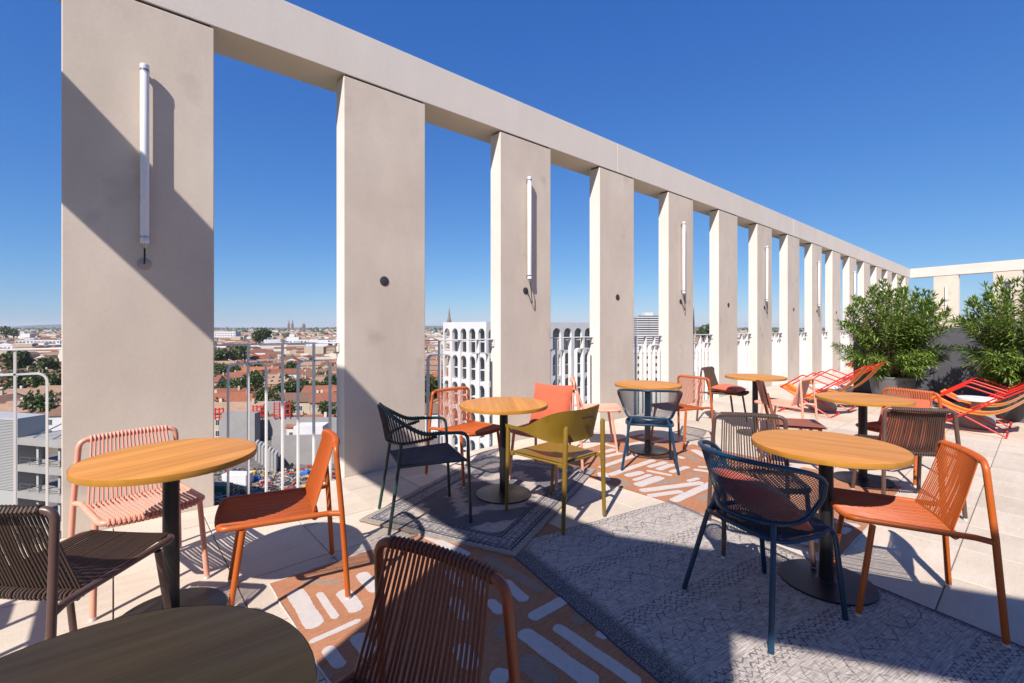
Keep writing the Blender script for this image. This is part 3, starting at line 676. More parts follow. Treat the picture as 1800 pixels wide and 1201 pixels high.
for a, b, wd, k in (((545,580),(1020,420),.075,1),((440,500),(840,365),.075,1),((500,385),(680,345),.07,1),((350,365),(610,305),.085,1),((480,245),(650,290),.07,1),((720,590),(900,545),.085,1),((800,635),(990,575),.06,1),((830,690),(1100,600),.105,1),
    ((940,530),(1210,585),.05,1),((960,495),(1150,440),.065,1),((1050,520),(1230,465),.085,1),((1190,550),(1380,490),.065,1),((870,745),(1540,660),.085,1),((950,800),(1320,752),.075,1),((1210,855),(1700,640),.085,1),((1370,645),(1490,612),.05,1),
    ((1440,310),(1590,400),.11,1),((1480,490),(1600,497),.05,1),((1430,520),(1640,545),.06,1),((1270,380),(1330,405),.08,1),((740,262),(900,230),.09,1),((1340,255),(1600,205),.08,1),((190,200),(380,245),.09,1),((470,550),(505,640),.10,1),
    ((860,190),(1060,130),.08,1),((1000,235),(1200,190),.07,1),((560,190),(720,150),.08,1),((640,620),(730,700),.13,0),((1050,670),(1290,620),.09,0),((1340,350),(1500,440),.10,0),((1340,560),(1560,600),.09,0),((1030,410),(1240,400),.07,0),((560,510),(660,480),.08,0),((420,430),(560,400),.07,0),((1500,840),(1700,760),.1,0)):
    p, q = z2((980,740), 6.0, (a, b)); L.append((p, q, wd, k))
for a, b, wd, k in (((1430,790),(1660,835),.06,1),((1490,900),(1560,850),.05,1),((1220,910),(1300,985),.09,1),((1060,318),(1150,296),.09,1),((1100,950),(1200,1000),.08,1),((1640,560),(1740,590),.07,1)):
    p, q = z2((1180,760), 5.0, (a, b)); L.append((p, q, wd, k))
patches(rD, cD, zD, hD[0], hD[1], .005, L, 9)
aB = Vector((.19,.98)).normalized(); bB = Vector((aB.y,-aB.x)); tc = Vector((3.31,1.93)); cB = tc - bB*.75 - aB*1.45
rug('zigzag_rug', 'large pale grey rug with dark zigzag lines under the nearest blue chair', tuple(cB), tuple(aB), .75, 1.45, .002, .0105, rug_zigzag(), wave=.0011, bind=('pile_dark', .0052))
aA = Vector((.912,.41)); cA = (2.405, 2.995)
rug('persian_rug', 'small faded grey bordered rug under the green and olive armchairs', cA, tuple(aA), .605, .92, .003, .0165, rug_persian(.605,.92), .012, wave=.0017, bind=('pile_grey', .0068))
# ------------------------------------------------------------ tables and chairs
T = [('dark shaded round table in the bottom left corner', -.06, .98), ('round amber table at left in front of the first pillar', .208, 2.73), ('round amber table on the grey bordered rug', 2.41, 2.89),
     ('round amber table behind the small blue mesh chair', 4.51, 2.90), ('farthest round amber table near the railings', 6.30, 2.46), ('large-looking round table at right beside the nearest blue chair', 2.90, .77), ('round amber table at right in front of the deck chairs', 5.09, 1.07)]
for k, a in enumerate(T):
    o = table(*a)
    if k == 1: o.scale = (1, 1, 1.035)
NT_ = 30; RT = .0043
side_chair('pink corded chair with its back to the first pillar', .115, 3.20, (.18,-.98), 'pink', 21, .0056)
side_chair('orange corded chair at the left table, seen from its side', .665, 2.605, (-.98,.19), 'orange', 27, .0031)
side_chair('dark brown corded chair at the left edge', -.135, 2.485, (.71,.70), 'brown', 26, .0046)
side_chair('rust brown corded chair in the shaded foreground, cut by the bottom edge', .42, .975, (-.953,-.302), 'rust', 24, .0045)
side_chair('orange corded chair behind the middle table by the railing', 2.455, 3.47, (.09,-.995), 'orange', 27, .0031)
c6 = side_chair('pink corded chair holding a square terracotta cushion', 2.96, 2.97, (-.955,-.295), 'pink', 24, .0045)
side_chair('pink corded chair seen edge-on beside the fourth pillar', 4.19, 3.40, (.68,-.73), 'pink', 30, .0066)
side_chair('orange corded chair right of the small blue mesh chair', 5.05, 2.81, (-.986,.167), 'orange', 27, .0031)
side_chair('brown corded chair with a flat terracotta seat cushion near the railing', 6.66, 3.03, (.06,-.998), 'brown', 26, .0046)
side_chair('brown corded chair behind the right table, partly hidden by the blue chair', 3.06, 1.18, (-.834,-.551), 'brown', 24, .0045)
side_chair('pale pink corded chair standing edge-on in front of the deck chairs', 6.22, 2.08, (0,1), 'pink', 30, .0066)
side_chair('orange corded chair behind the table in front of the shrub', 5.52, .90, (-.966,.257), 'orange', 26, .0046)
side_chair('brown corded chair at right with a cushion behind its cords', 4.69, .74, (.82,.572), 'brown', 26, .0046)
side_chair('orange corded chair standing nearest the right edge', 2.99, .475, (-.45,.89), 'orange', 27, .0031)
ply_chair('rust coloured chair with a solid backrest left of the deck-chair table', 4.98, 1.58, (.5,-.86))
mesh_chair('large blue mesh armchair in the right foreground, seen from behind', 2.42, .905, (.94,-.34))
mesh_chair('small blue mesh armchair on the terracotta rug farther back', 4.04, 2.58, (.83,.557))
rope_armchair('dark green armchair with corded curved back and navy seat', 1.715, 2.955, (.954,-.298))
panel_armchair('olive green sheet metal armchair with a wide curved back', 2.46, 2.37, (-.03,1))
def fwd(f): v = Vector((f[0],f[1],0)).normalized(); return v
def on_chair(c, f, dy, z, dx=0):
    v = fwd(f); r = Vector((v.y,-v.x,0)); return tuple(Vector((c[0],c[1],0))+v*dy+r*dx+Vector((0,0,z)))
def rzof(f): return atan2(f[1],f[0])-pi/2
f6 = (-.955,-.295); cushion('square terracotta cushion leaning on the pink chair back', on_chair((2.96,2.97), f6, -.125, .65), (R(108),0,rzof(f6)), .41, .41, .13)
f9 = (.06,-.998); cushion('terracotta seat cushion on the brown chair near the railing', on_chair((6.66,3.03), f9, .07, .50), (R(-3),0,rzof(f9)), .40, .38, .10)
fb = (.94,-.34); cushion('terracotta cushion inside the large blue mesh chair', on_chair((2.42,.905), fb, -.035, .545), (R(140),0,rzof(fb)), .40, .34, .12)
f14 = (.82,.572); cushion('terracotta cushion behind the cords of the right brown chair', on_chair((4.69,.74), f14, -.125, .60), (R(108),0,rzof(f14)), .42, .38, .11)
f13 = (-.966,.257); cushion('terracotta cushion leaning on the orange chair in front of the shrub', on_chair((5.52,.90), f13, -.105, .575), (R(110),0,rzof(f13)), .38, .30, .10)
# ------------------------------------------------------------ deck chairs, side stools
for lab, x, y in (('left deck chair of the pair behind the pink chair', 8.43, 2.48), ('second deck chair of the pair behind the pink chair', 9.36, 2.48), ('nearest red deck chair at the right edge', 8.54, .67), ('second red deck chair at the right edge', 9.45, .67), ('distant deck chair beyond the dark screen by the railings', 14.6, 3.05)):
    deck_chair(lab, x, y)
def stool(label, x, y):
    t = thing('side_table', label, 'side table', (x,y,.001), .3, 'low side tables between deck chairs')
    obj('fabric_base', MB().lathe([(.15,0),(.185,.015),(.19,.06),(.188,.17),(.175,.205),(.12,.22),(.05,.222)], 28), mt['greyfabric'], t)
    obj('post', MB().lathe([(.05,.215),(.05,.365)], 16), mt['greyfabric'], t)
    obj('tray_top', MB().lathe([(.15,.36),(.19,.365),(.20,.375),(.20,.405),(.192,.412)], 32), mt['whitefabric'], t)
    obj('handle', MB().tube(fillet([(-.19,0,.12),(-.20,0,.25),(-.02,.0,.26)], .05, 5), .008, 6), mt['greyfabric'], t)
    return t
stool('low white-topped side table between the right deck chairs', 8.98, .62); stool('low white-topped side table between the left deck chairs', 8.88, 2.40)
# ------------------------------------------------------------ dark screen and potted oleanders
t = thing('dark_screen', 'dark charcoal screen wall behind the potted shrubs', 'screen', (11.7, 2.62, 0))
for i in range(6): obj('panel', cached('screen_panel', lambda: MB().bb(0,.12,-1.244,0,.05,1.372), bevel=.004, seg=1), mt['charcoal'], t, (0,-1.25*i,0))
obj('plinth', MB().bb(-.02,.14,-7.5,.01,0,.05), mt['black'], t, smooth=False)
def leafmat(name, a, b):
    tt = NT(name); g = tt.n('NewGeometry').outputs['Random Per Island']; c = tt.mix(g, a, b); tt.inp(tt.b, 'Subsurface Weight', 0.0)
    p = tt.fin(c, .42, spec=.5); tr = tt.n('BsdfTranslucent'); tt.inp(tr, 0, tt.mul(c, 1.3)); mx = tt.n('MixShader'); mx.inputs[0].default_value = .22
    tt.t.links.new(tt.b.outputs[0], mx.inputs[1]); tt.t.links.new(tr.outputs[0], mx.inputs[2]); tt.t.links.new(mx.outputs[0], tt.t.nodes['Material Output'].inputs[0]); return p
mt['oleander'] = leafmat('oleander_leaf', S(74,104,36), S(140,164,72)); mt['stem'] = M('woody_stem', S(112,92,66), .8, var=.2)
mt['flower'] = M('red_flower', S(205,30,48), .6)
def oleander(label, x, y, seed, sr=1.0, hh=2.25):
    rr = random.Random(seed); t = thing('potted_oleander', label, 'potted shrub', (x,y,.001), 0, 'potted oleanders in front of the screen')
    obj('pot', MB().lathe([(.25,0),(.26,.01),(.335,.46),(.345,.47),(.345,.50),(.315,.50),(.305,.44)], 36), mt['pot'], t)
    obj('soil', MB().lathe([(.302,.42),(.302,.445),(.1,.46)], 28), mt['soil'], t)
    st = MB(); lf = []; lv = []; fl = MB()
    def leaf(p, d, L, wd, droop):
        d = d.normalized(); side = d.cross(Vector((0,0,1)));
        if side.length < .1: side = Vector((1,0,0))
        side.normalize(); side = (side + Vector((0,0,rr.uniform(-.4,.4)))).normalized(); up = side.cross(d).normalized()
        n = len(lv); m = p+d*L*.5+up*.004-Vector((0,0,droop*.25)); e = p+d*L-Vector((0,0,droop))
        lv.extend([tuple(p), tuple(m+side*wd-up*wd*.25), tuple(m-side*wd-up*wd*.25), tuple(e), tuple(m+up*wd*.12)])
        lf.extend([(n,n+4,n+1),(n,n+2,n+4),(n+4,n+3,n+1),(n+2,n+3,n+4)])
    nst = 260
    for i in range(nst):
        a = rr.uniform(0, 2*pi); q = rr.random()**.6; k = rr.uniform(.0, 1)
        el = lerp(R(86), R(8), q) ; rad = .80*sr*rr.uniform(.8,1.08); ctr = Vector((0,0,1.18))
        tip = ctr + Vector((cos(a)*cos(el)*rad, sin(a)*cos(el)*rad, (sin(el)*.98 if rr.random() < .62 else -sin(el)*.72-.06)*rr.uniform(.82,1.1)*(hh-1.18)/.98*1.0))
        tip.z = max(tip.z, .34); base = Vector((cos(a)*.08, sin(a)*.08, .44)); mid = base.lerp(tip, .5)+Vector((0,0,.22))
        P = [base*(1-u)**2+mid*2*u*(1-u)+tip*u*u for u in [j/7 for j in range(8)]]
        if i % 2 == 0: st.tube(P, [.012*(1-j/9) for j in range(8)], 5)
        for w_ in range(11):
            u = 1-(w_/11)*rr.uniform(.55,.70); g = u*7; j = min(int(g), 6); p = P[j].lerp(P[j+1], g-j); ax = (P[j+1]-P[j]).normalized()
            o = Vector((1,0,0)) if abs(ax.x) < .8 else Vector((0,1,0)); e1 = ax.cross(o).normalized(); e2 = ax.cross(e1); ph = rr.uniform(0,6.28); sp = lerp(.55, 1.3, min(1,(1-u)*4))
            for m_ in range(4 if w_ else 7):
                b = ph+m_*2*pi/(4 if w_ else 7); d = ax*cos(sp)+(e1*cos(b)+e2*sin(b))*sin(sp) + Vector((0,0,.15)); leaf(p, d, rr.uniform(.10,.155), rr.uniform(.011,.015), rr.uniform(0,.035))
        if rr.random() < .012:
            for m_ in range(7): fl.lathe([(.004,0),(.016,.006),(.02,.016)], 6, (tip.x+rr.uniform(-.03,.03), tip.y+rr.uniform(-.03,.03), tip.z+rr.uniform(0,.04)))
    me = bpy.data.meshes.new('foliage'); me.from_pydata(lv, [], lf); tag(obj('foliage', me, mt['oleander'], t), kind='stuff'); tag(obj('stems', st, mt['stem'], t), kind='stuff')
    if fl.v: tag(obj('blossom', fl, mt['flower'], t), kind='stuff')
    return t
oleander('potted oleander left of the bare stretch of dark screen', 10.6, 1.80, 4, 1.0, 2.12); oleander('potted oleander cut off by the right edge', 10.15, .18, 11, .95, 2.06)
t = thing('outdoor_shower', 'small grey T-shaped post rising behind the right shrub', 'post', (13.9, .50, 0))
obj('pole', MB().bb(-.04,.04,-.04,.04,0,2.27), mt['charcoal'], t, bevel=.006); obj('head', MB().bb(-.05,.05,-.10,.16,2.27,2.32), mt['charcoal'], t, bevel=.008)
# ------------------------------------------------------------ the town below
GZ = -29.6
rt = random.Random(21)
def gmat():
    t = NT('town_ground'); v = t.co(); a = t.noise(v, .02, 5, .6); b = t.noise(v, .11, 4, .6)
    c = t.mix(t.ramp(a, .4, .6), S(132,118,104), S(100,104,74)); c = t.mul(c, t.ramp(b, .3, .7, .75, 1.2)); return t.fin(c, .95, spec=.1)
tag(obj('ground', MB().bb(-14000,14000,-14000,14000,GZ-2,GZ), gmat(), smooth=False), kind='structure')
def roofmat(name, a, b):
    t = NT(name); v = t.rnd(t.co(), 90.); oi = t.n('ObjectInfo').outputs['Random']; n = t.noise(v, 1.1, 4, .6); f = t.noise(t.mapd(v, (6,6,6)), 1.5, 3); x, y, z = t.xyz(t.co())
    ridge = t.ma('SINE', t.ma('MULTIPLY', x, 21.0)); c = t.mix(t.ramp(n, .3, .7), a, b); c = t.mul(c, t.ramp(f, .3, .7, .86, 1.12)); c = t.mul(c, t.ramp(oi, 0, 1, .82, 1.15)); c = t.mul(c, t.ramp(ridge, -1, 1, .9, 1.06))
    return t.fin(c, .85, spec=.2)
mt['roof_orange'] = roofmat('orange_tiles', S(166,106,76), S(148,92,68)); mt['roof_brown'] = roofmat('brown_tiles', S(142,108,90), S(118,94,80)); mt['roof_red'] = roofmat('red_tiles', S(150,94,74), S(132,86,70)); mt['roof_tan'] = roofmat('tan_tiles', S(168,138,116), S(146,118,98))
mt['stone'] = M('limestone_wall', S(190,174,150), .85, var=.12, scale=.5); mt['cream'] = M('cream_wall', S(212,202,184), .85, var=.1, scale=.5); mt['whitewall'] = M('white_wall', S(216,215,214), .8, var=.06, scale=.4); mt['greywall'] = M('grey_wall', S(172,170,168), .8, var=.08, scale=.5)
mt['window'] = M('dark_window', S(52,58,66), .15, var=.3, scale=.5); mt['frame'] = M('white_frame', S(226,224,218), .6)
mt['leaf'] = leafmat('tree_leaf', S(46,66,28), S(92,108,48)); mt['bark'] = M('bark', S(92,76,60), .9, var=.2)
def house_meshes(W, Ld, H, rh, key, wins):
    def wall():
        m = MB(); x, y = W/2, Ld/2; v = [(-x,-y,0),(x,-y,0),(x,y,0),(-x,y,0),(-x,-y,H),(x,-y,H),(x,y,H),(-x,y,H),(-x,0,H+rh),(x,0,H+rh)]
        return m.add(v, [(0,1,5,4),(2,3,7,6),(1,2,6,9,5),(3,0,4,8,7)])
    def roof():
        m = MB(); x, y = W/2+.25, Ld/2+.35; sl = rh/(Ld/2); e = H-.35*sl
        for sg in (-1, 1):
            v = [(-x,sg*y,e),(x,sg*y,e),(x,0,H+rh+.02),(-x,0,H+rh+.02)]; v += [(a,b,c+.16) for a,b,c in v]
            m.add(v, [(0,1,2,3),(4,5,6,7),(0,1,5,4),(1,2,6,5),(3,0,4,7),(2,3,7,6)])
        return m
    D = {'wall': cached((key,'wall'), wall, smooth=False), 'roof': cached((key,'roof'), roof, smooth=False), 'chim': cached((key,'chim'), lambda: MB().bb(W*.3,W*.3+.7,-.3-Ld*.12,.3-Ld*.12,H+rh*.4,H+rh+1.0), smooth=False)}
    w_ = []
    if wins:
        n = max(2, int(W/2.8))
        for sg in (-1, 1):
            for fl in range(max(1, int(H/3.1))):
                for i in range(n): w_.append((lerp(-W/2+1.2, W/2-1.2, i/(n-1)), sg*Ld/2, 1.6+3.0*fl, 0))
        for sg in (-1, 1): w_.append((sg*W/2, 0, H-1.6, pi/2))
    D['wins'] = w_; return D
winm = cached('house_window', lambda: MB().bb(-.45,.45,-.05,.05,-.75,.75), smooth=False); winf = cached('house_window_frame', lambda: MB().bb(-.58,.58,-.035,.035,-.9,-.75).bb(-.58,-.45,-.035,.035,-.75,.75).bb(.45,.58,-.035,.035,-.75,.75).bb(-.58,.58,-.035,.035,.75,.88).bb(-.03,.03,-.06,.06,-.75,.75), smooth=False)
kinds = [house_meshes(W, Ld, H, rh, 'house%d'%i, True) for i, (W, Ld, H, rh) in enumerate(((9,8,6.4,1.9),(12,8.5,6.6,2.0),(15,9,7.2,2.2),(8,7,4.2,1.8),(11,10,3.8,2.2),(18,9,6.8,2.1)))]
plain = ((9,8),(12,8.5),(15,9),(8,7),(11,10),(18,9))
HR = ((6.4,1.9),(6.6,2.0),(7.2,2.2),(4.2,1.8),(3.8,2.2),(6.8,2.1))
occ = []
def free(x, y, r):
    for (a, b, c) in occ:
        if (a-x)**2+(b-y)**2 < (c+r)**2: return False
    return True
RN = {'roof_orange':'orange-tiled','roof_brown':'brown-tiled','roof_red':'red-tiled','roof_tan':'tan-tiled'}; WN = {'stone':'stone-walled','cream':'cream-walled','whitewall':'white-walled'}
EDGE = [(108,'left of the first pillar'),(377,'behind the first pillar'),(588,'between the first and second pillars'),(745,'behind the second pillar'),(862,'between the second and third pillars'),(968,'behind the third pillar'),(5000,'right of the third pillar')]
def gap_of(x, y):
    d = FX*x+FY*y; px = 900+810*(FY*x-FX*y)/d
    return next(s for e_, s in EDGE if px < e_)
def house(x, y, rz, ki, rm, wm, band, wins, zoff=0):
    lab = '%s %s house %s, %s' % (WN[wm], RN[rm], band, gap_of(x, y))
    t = thing('town_house', lab, 'house', (x,y,GZ+zoff), rz, 'houses: '+lab); D = kinds[ki]
    wl_ = obj('wall', D['wall'], mt[wm], t); r_ = obj('roof', D['roof'], mt[rm], t); 
    if rt.random() < .7: obj('chimney', D['chim'], mt['stone'], r_)
    if wins and rt.random() < .55:
        q = obj('chimney', D['chim'], mt['cream'], r_); q.rotation_euler = (0,0,pi)
    if wins and rt.random() < .6:
        for sx in (-.2, .15): obj('roof_window', cached('roof_window', lambda: MB().bb(-.45,.45,-.6,.6,0,.1), smooth=False), mt['window'], r_, (sx*plain[ki][0], -plain[ki][1]*.25, HR[ki][0]+HR[ki][1]*.5+.18)).rotation_euler = (atan2(HR[ki][1], plain[ki][1]/2),0,0)
    if wins:
        for (wx, wy, wz, wr) in D['wins']:
            q = obj('window', winm, mt['window'], t, (wx,wy,wz), wr); obj('frame', winf, mt['frame'], q)
    return t
AR = Vector((52.0, 67.4))                      # arcaded block corner
def in_site(r, d): return d < 128
roofs = ['roof_orange','roof_brown','roof_brown','roof_red','roof_tan','roof_tan','roof_brown','roof_red']; wallsm = ['stone','cream','whitewall','stone']
cand = []
for row in range(60):
    d0 = 133+row*10.0
    for i in range(-70, 30):
        r = i*11.5+rt.uniform(-2.5,2.5); d = d0+rt.uniform(-2.5,2.5)
        if not (-1.32 < r/d < .03): continue
        cand.append((d, r))
cand.sort(); cnt = 0; ntree = []
for d, r in cand:
    x, y = FY*r+FX*d, -FX*r+FY*d
    if x > AR.x-14 and y < AR.y+26 and x < AR.x+60: continue
    if rt.random() < .17: ntree.append((d, r)); continue
    ki = rt.randrange(6)
    if not free(x, y, 4.6): continue
    occ.append((x, y, 4.2)); band = 'in the nearest rows' if d < 175 else ('in the middle rows' if d < 250 else 'among distant roofs')
    ang = R(rt.choice((8, 8, 98, 14, 188)))+R(rt.uniform(-5,5))-YAW
    if cnt < 300: house(x, y, ang, ki, rt.choice(roofs), rt.choice(wallsm), band, d < 240); cnt += 1; dlast = d
    else: break
# farther town: thousands of roofs too small to tell apart
def far_town(name, d0, d1, n, seed, u0=-1.45, u1=1.3, hmul=1.0):
    rg = np.random.default_rng(seed); dd = np.sqrt(rg.uniform(d0*d0, d1*d1, n)); uu = rg.uniform(u0, u1, n); r = uu*dd
    X = FY*r+FX*dd; Y = -FX*r+FY*dd; W = rg.uniform(7,20,n)*(1+dd/2600); Ld = rg.uniform(7,11,n)*(1+dd/2600); H = rg.uniform(4,9,n)*hmul; tall = rg.random(n) < .06; H = np.where(tall, H*rg.uniform(1.3,2.0,n), H); rh = np.where(tall, .3, rg.uniform(1.4,2.4,n)); an = rg.choice([.14,1.71,.3],n)+rg.normal(0,.15,n)-YAW
    keep = ~((X > AR.x-20) & (X < AR.x+70) & (Y > AR.y-10) & (Y < AR.y+40)) & ~((X < 34) & (Y < 8))
    X,Y,W,Ld,H,rh,an,tall = [q[keep] for q in (X,Y,W,Ld,H,rh,an,tall)]; n = len(X)
    ca, sa = np.cos(an), np.sin(an)
    loc = np.array([(-1,-1,0),(1,-1,0),(1,1,0),(-1,1,0),(-1,-1,1),(1,-1,1),(1,1,1),(-1,1,1),(-1,0,2),(1,0,2)],float)
    lx = loc[None,:,0]*W[:,None]/2; ly = loc[None,:,1]*Ld[:,None]/2; lz = np.where(loc[None,:,2]==0, -1.0, np.where(loc[None,:,2]==1, H[:,None], (H+rh)[:,None]))
    V = np.stack([X[:,None]+lx*ca[:,None]-ly*sa[:,None], Y[:,None]+lx*sa[:,None]+ly*ca[:,None], GZ+lz], -1).reshape(-1,3)
    walls = [(0,1,5,4),(2,3,7,6),(1,2,6,9,5),(3,0,4,8,7)]; rf = [(4,5,9,8),(6,7,8,9)]
    F = []; 
    for i in range(n):
        b = i*10; F += [tuple(b+k for k in q) for q in walls+rf]
    me = bpy.data.meshes.new(name); me.from_pydata(V.tolist(), [], F); pal_r = [mt['roof_orange'],mt['roof_brown'],mt['roof_red'],mt['roof_tan'],mt['whitewall'],mt['greywall']]; pal_w = [mt['stone'],mt['cream'],mt['whitewall']]
    o = bpy.data.objects.new(name, me); COL.objects.link(o)
    for q in pal_w+pal_r: me.materials.append(q)
    wi = rg.integers(0,3,n); ri = 3+rg.choice([0,1,1,2,3,3,3],n); ri = np.where(tall, rg.choice([7,8,7],n), ri)
    mi = np.stack([wi,wi,wi,wi,ri,ri],-1).reshape(-1).astype(np.int32); me.polygons.foreach_set('material_index', mi.tolist()); return tag(o, 'far town of countless tiled roofs reaching to the horizon', 'town', kind='stuff')
far_town('far_town', dlast+6, 900, 2600, 3, -1.45, .95); far_town('horizon_town', 900, 4200, 9000, 5)
# trees
def crown_mb(seed, Rr=3.4, n=620):
    r_ = random.Random(seed); m = MB(); lob = [(Vector((r_.uniform(-1,1),r_.uniform(-1,1),r_.uniform(-.5,.9)))*Rr*.55, Rr*r_.uniform(.38,.62)) for _ in range(8)]
    for i in range(n):
        c, q = lob[i % 8]; d = Vector((r_.gauss(0,1),r_.gauss(0,1),r_.gauss(0,1))).normalized(); p = c+d*q*r_.uniform(.6,1.05); s = r_.uniform(.22,.5)*Rr/3.4
        a = Vector((r_.gauss(0,1),r_.gauss(0,1),r_.gauss(0,1))).normalized(); b = a.orthogonal().normalized(); c2 = a.cross(b)
        m.add([p+b*s, p+c2*s*.7, p-b*s, p-c2*s*.7+a*s*.3], [(0,1,2,3)])
    return m
crowns = [cached(('crown',i), lambda: crown_mb(i), smooth=False) for i in range(4)]
trunk = cached('tree_trunk', lambda: MB().tube([(0,0,0),(.1,.05,2.0),(0,.1,4.2)], [.28,.2,.1], 7).tube([(0,.1,2.4),(1.0,.3,4.4)],[.12,.05],5).tube([(0,.1,2.7),(-.9,-.4,4.6)],[.12,.05],5))
def tree(x, y, s, lab, k):
    lab += ', '+gap_of(x, y); t = thing('tree', lab, 'tree', (x,y,GZ), rt.uniform(0,6.28), 'town trees: '+lab); t.scale = (s,s,s*rt.uniform(.85,1.15)); tag(obj('crown', crowns[k], mt['leaf'], t, (0,0,5.0)), kind='stuff'); obj('trunk', trunk, mt['bark'], t)
for i, (d, r) in enumerate(ntree[:95]):
    x, y = FY*r+FX*d, -FX*r+FY*d
    tree(x, y, rt.uniform(.8,1.35), 'round green tree in the nearest gardens of the town' if d < 190 else 'dark green tree among the farther roofs', i % 4)
for px, d, s in ((398,180,1.5),(420,176,1.35),(442,172,1.5),(455,168,1.2),(505,172,1.4),(520,178,1.5),(538,174,1.3),(560,176,1.4),(582,180,1.4),(470,152,1.3),(492,150,1.2),(385,300,2.2),(400,310,2.2),(430,330,2.2),(20,250,2.3),(45,255,2.0),(80,250,2.2),(40,185,1.6),(78,182,1.7),(92,180,1.4),(70,133,1.4),(90,131,1.2),(100,134,1.3),(760,150,1.7),(752,158,1.6),(768,156,1.4),(455,560,3.4),(468,565,3.2),(10,900,4.0),(24,905,3.7),(1250,700,4.5),(1236,720,4.2)):
    x, y = cw(px, d); tree(x, y, s, 'tall leafy tree standing between the houses' if d < 200 else 'broad dark tree rising above distant roofs', rt.randrange(4))
rg = random.Random(8); m = MB()
for i in range(1500):
    d = sqrt(rg.uniform(330**2, 5000**2)); u = rg.uniform(-1.4, 1.3); x, y = cw(900+810*u, d); s = rg.uniform(2,4.5)*(1+d/1500)
    if (x < 34 and y < 8) or (AR.x-20 < x < AR.x+70 and AR.y-10 < y < AR.y+40): continue
    m.lathe([(s*.5,0),(s*rg.uniform(.9,1.2),s*.5),(s*.9,s*1.1),(s*.3,s*1.6)], 7, (x,y,GZ+2))
tag(obj('far_trees', m, mt['leaf']), 'far-off tree tops scattered through the distant town', 'trees', kind='stuff')
# low wooded ridge on the horizon
m = MB(); n = 220; v = []; f = []
for i in range(n):
    a = 2*pi*i/n; rr_ = 9500; h = 34+26*sin(i*.37)+12*sin(i*1.13)+8*rg.random(); h = max(h, 20)
    for (q, z) in ((rr_-600, GZ-1), (rr_, GZ+h), (rr_+900, GZ-1)): v.append((q*cos(a), q*sin(a), z))
for i in range(n):
    j = (i+1) % n
    for k in range(2): f.append((i*3+k, j*3+k, j*3+k+1, i*3+k+1))
m.add(v, f); tag(obj('hills', m, M('ridge_woods', S(86,98,92), .95, var=.2, scale=.004)), kind='structure')
# ------------------------------------------------------------ arcaded white block, tower, spires, site
def arch_panel(W, H, ow, oh, sill, dep):
    m = MB(); n = 12; r = ow/2; zs = sill+oh-r
    arc = [(-r*cos(pi*i/n), zs+r*sin(pi*i/n)) for i in range(n+1)]
    inner = [(-r, sill)]+arc+[(r, sill)]
    for y0 in (0, dep):
        base = len(m.v)
        pts = inner; outer = [(-W/2, sill)]+[(-W/2 if i < n/4 else (W/2 if i > 3*n/4 else lerp(-W/2,W/2,(i-n/4)/(n/2))), H if n/4 <= i <= 3*n/4 else lerp(sill, H, .5+.5*(i/(n/4)) if i < n/4 else .5+.5*((n-i)/(n/4)))) for i in range(n+1)]+[(W/2, sill)]
        v = [(x,y0,z) for x,z in pts]+[(x,y0,z) for x,z in outer]+[(-W/2,y0,0),(W/2,y0,0)]; k = len(pts)
        fs = [(i,i+1,k+i+1,k+i) for i in range(k-1)]+[(2*k, 2*k+1, 2*k-1, k-1, 0, k)]
        m.add(v, fs)
    k = len(inner); m.add([(x,0,z) for x,z in inner]+[(x,dep,z) for x,z in inner], [(i,i+1,k+i+1,k+i) for i in range(k-1)]+[(k-1,0,k,2*k-1)]); return m
t = thing('arcade_building', 'white apartment block with tiers of tall round arches', 'building', (AR.x, AR.y, 0)); TH = 5.35; top0 = 2.35-1.0
pw, pw2 = 2.94, 3.42
pa = cached('arch_left', lambda: arch_panel(pw, TH, 2.0, 4.7, .42, .55), smooth=False); pb = cached('arch_right', lambda: arch_panel(pw2, TH, 2.5, 4.75, .42, .55), smooth=False)
for k in range(6):
    z = top0-TH*(k+1)
    for i in range(5): obj('arch_bay', pa, mt['whitewall'], t, (0, pw*(i+.5), z), -pi/2)
    for i in range(12): obj('arch_bay', pb, mt['whitewall'], t, (.0+pw2*(i+.5), 0, z), 0)
    obj('balcony_slab', cached('arc_slab', lambda: MB().bb(.56, 40.9, .56, 14.6, -.18, 0), smooth=False), mt['whitewall'], t, (0,0,z+TH*.5)); obj('balcony_slab', CACHE['arc_slab'], mt['whitewall'], t, (0,0,z+.36))
obj('parapet', MB().bb(0,41,0,.55,top0,2.35).bb(0,.55,.55,14.7,top0,2.35), mt['whitewall'], t, smooth=False); obj('roof_slab', MB().bb(.55,41,.55,14.7,top0-.1,top0+.2), mt['greywall'], t, smooth=False)
mt['arcwin'] = M('pale_glass', S(112,118,122), .12, var=.3, scale=.4); mt['arcinner'] = M('inner_render', S(206,200,192), .85, var=.06, scale=.4)
core = obj('inner_wall', MB().bb(2.6,41,2.2,14.6,GZ,top0-.12), mt['arcinner'], t, smooth=False)
for k in range(12):
    z = top0-2.675*(k+1)
    for i in range(5): obj('window', cached('arc_win', lambda: MB().bb(-.75,.75,-.04,.04,.3,2.3), smooth=False), mt['arcwin'], core, (2.58, pw*(i+.5), z), pi/2)
    for i in range(1, 12): obj('window', CACHE['arc_win'], mt['arcwin'], core, (pw2*(i+.5), 2.18, z), 0)
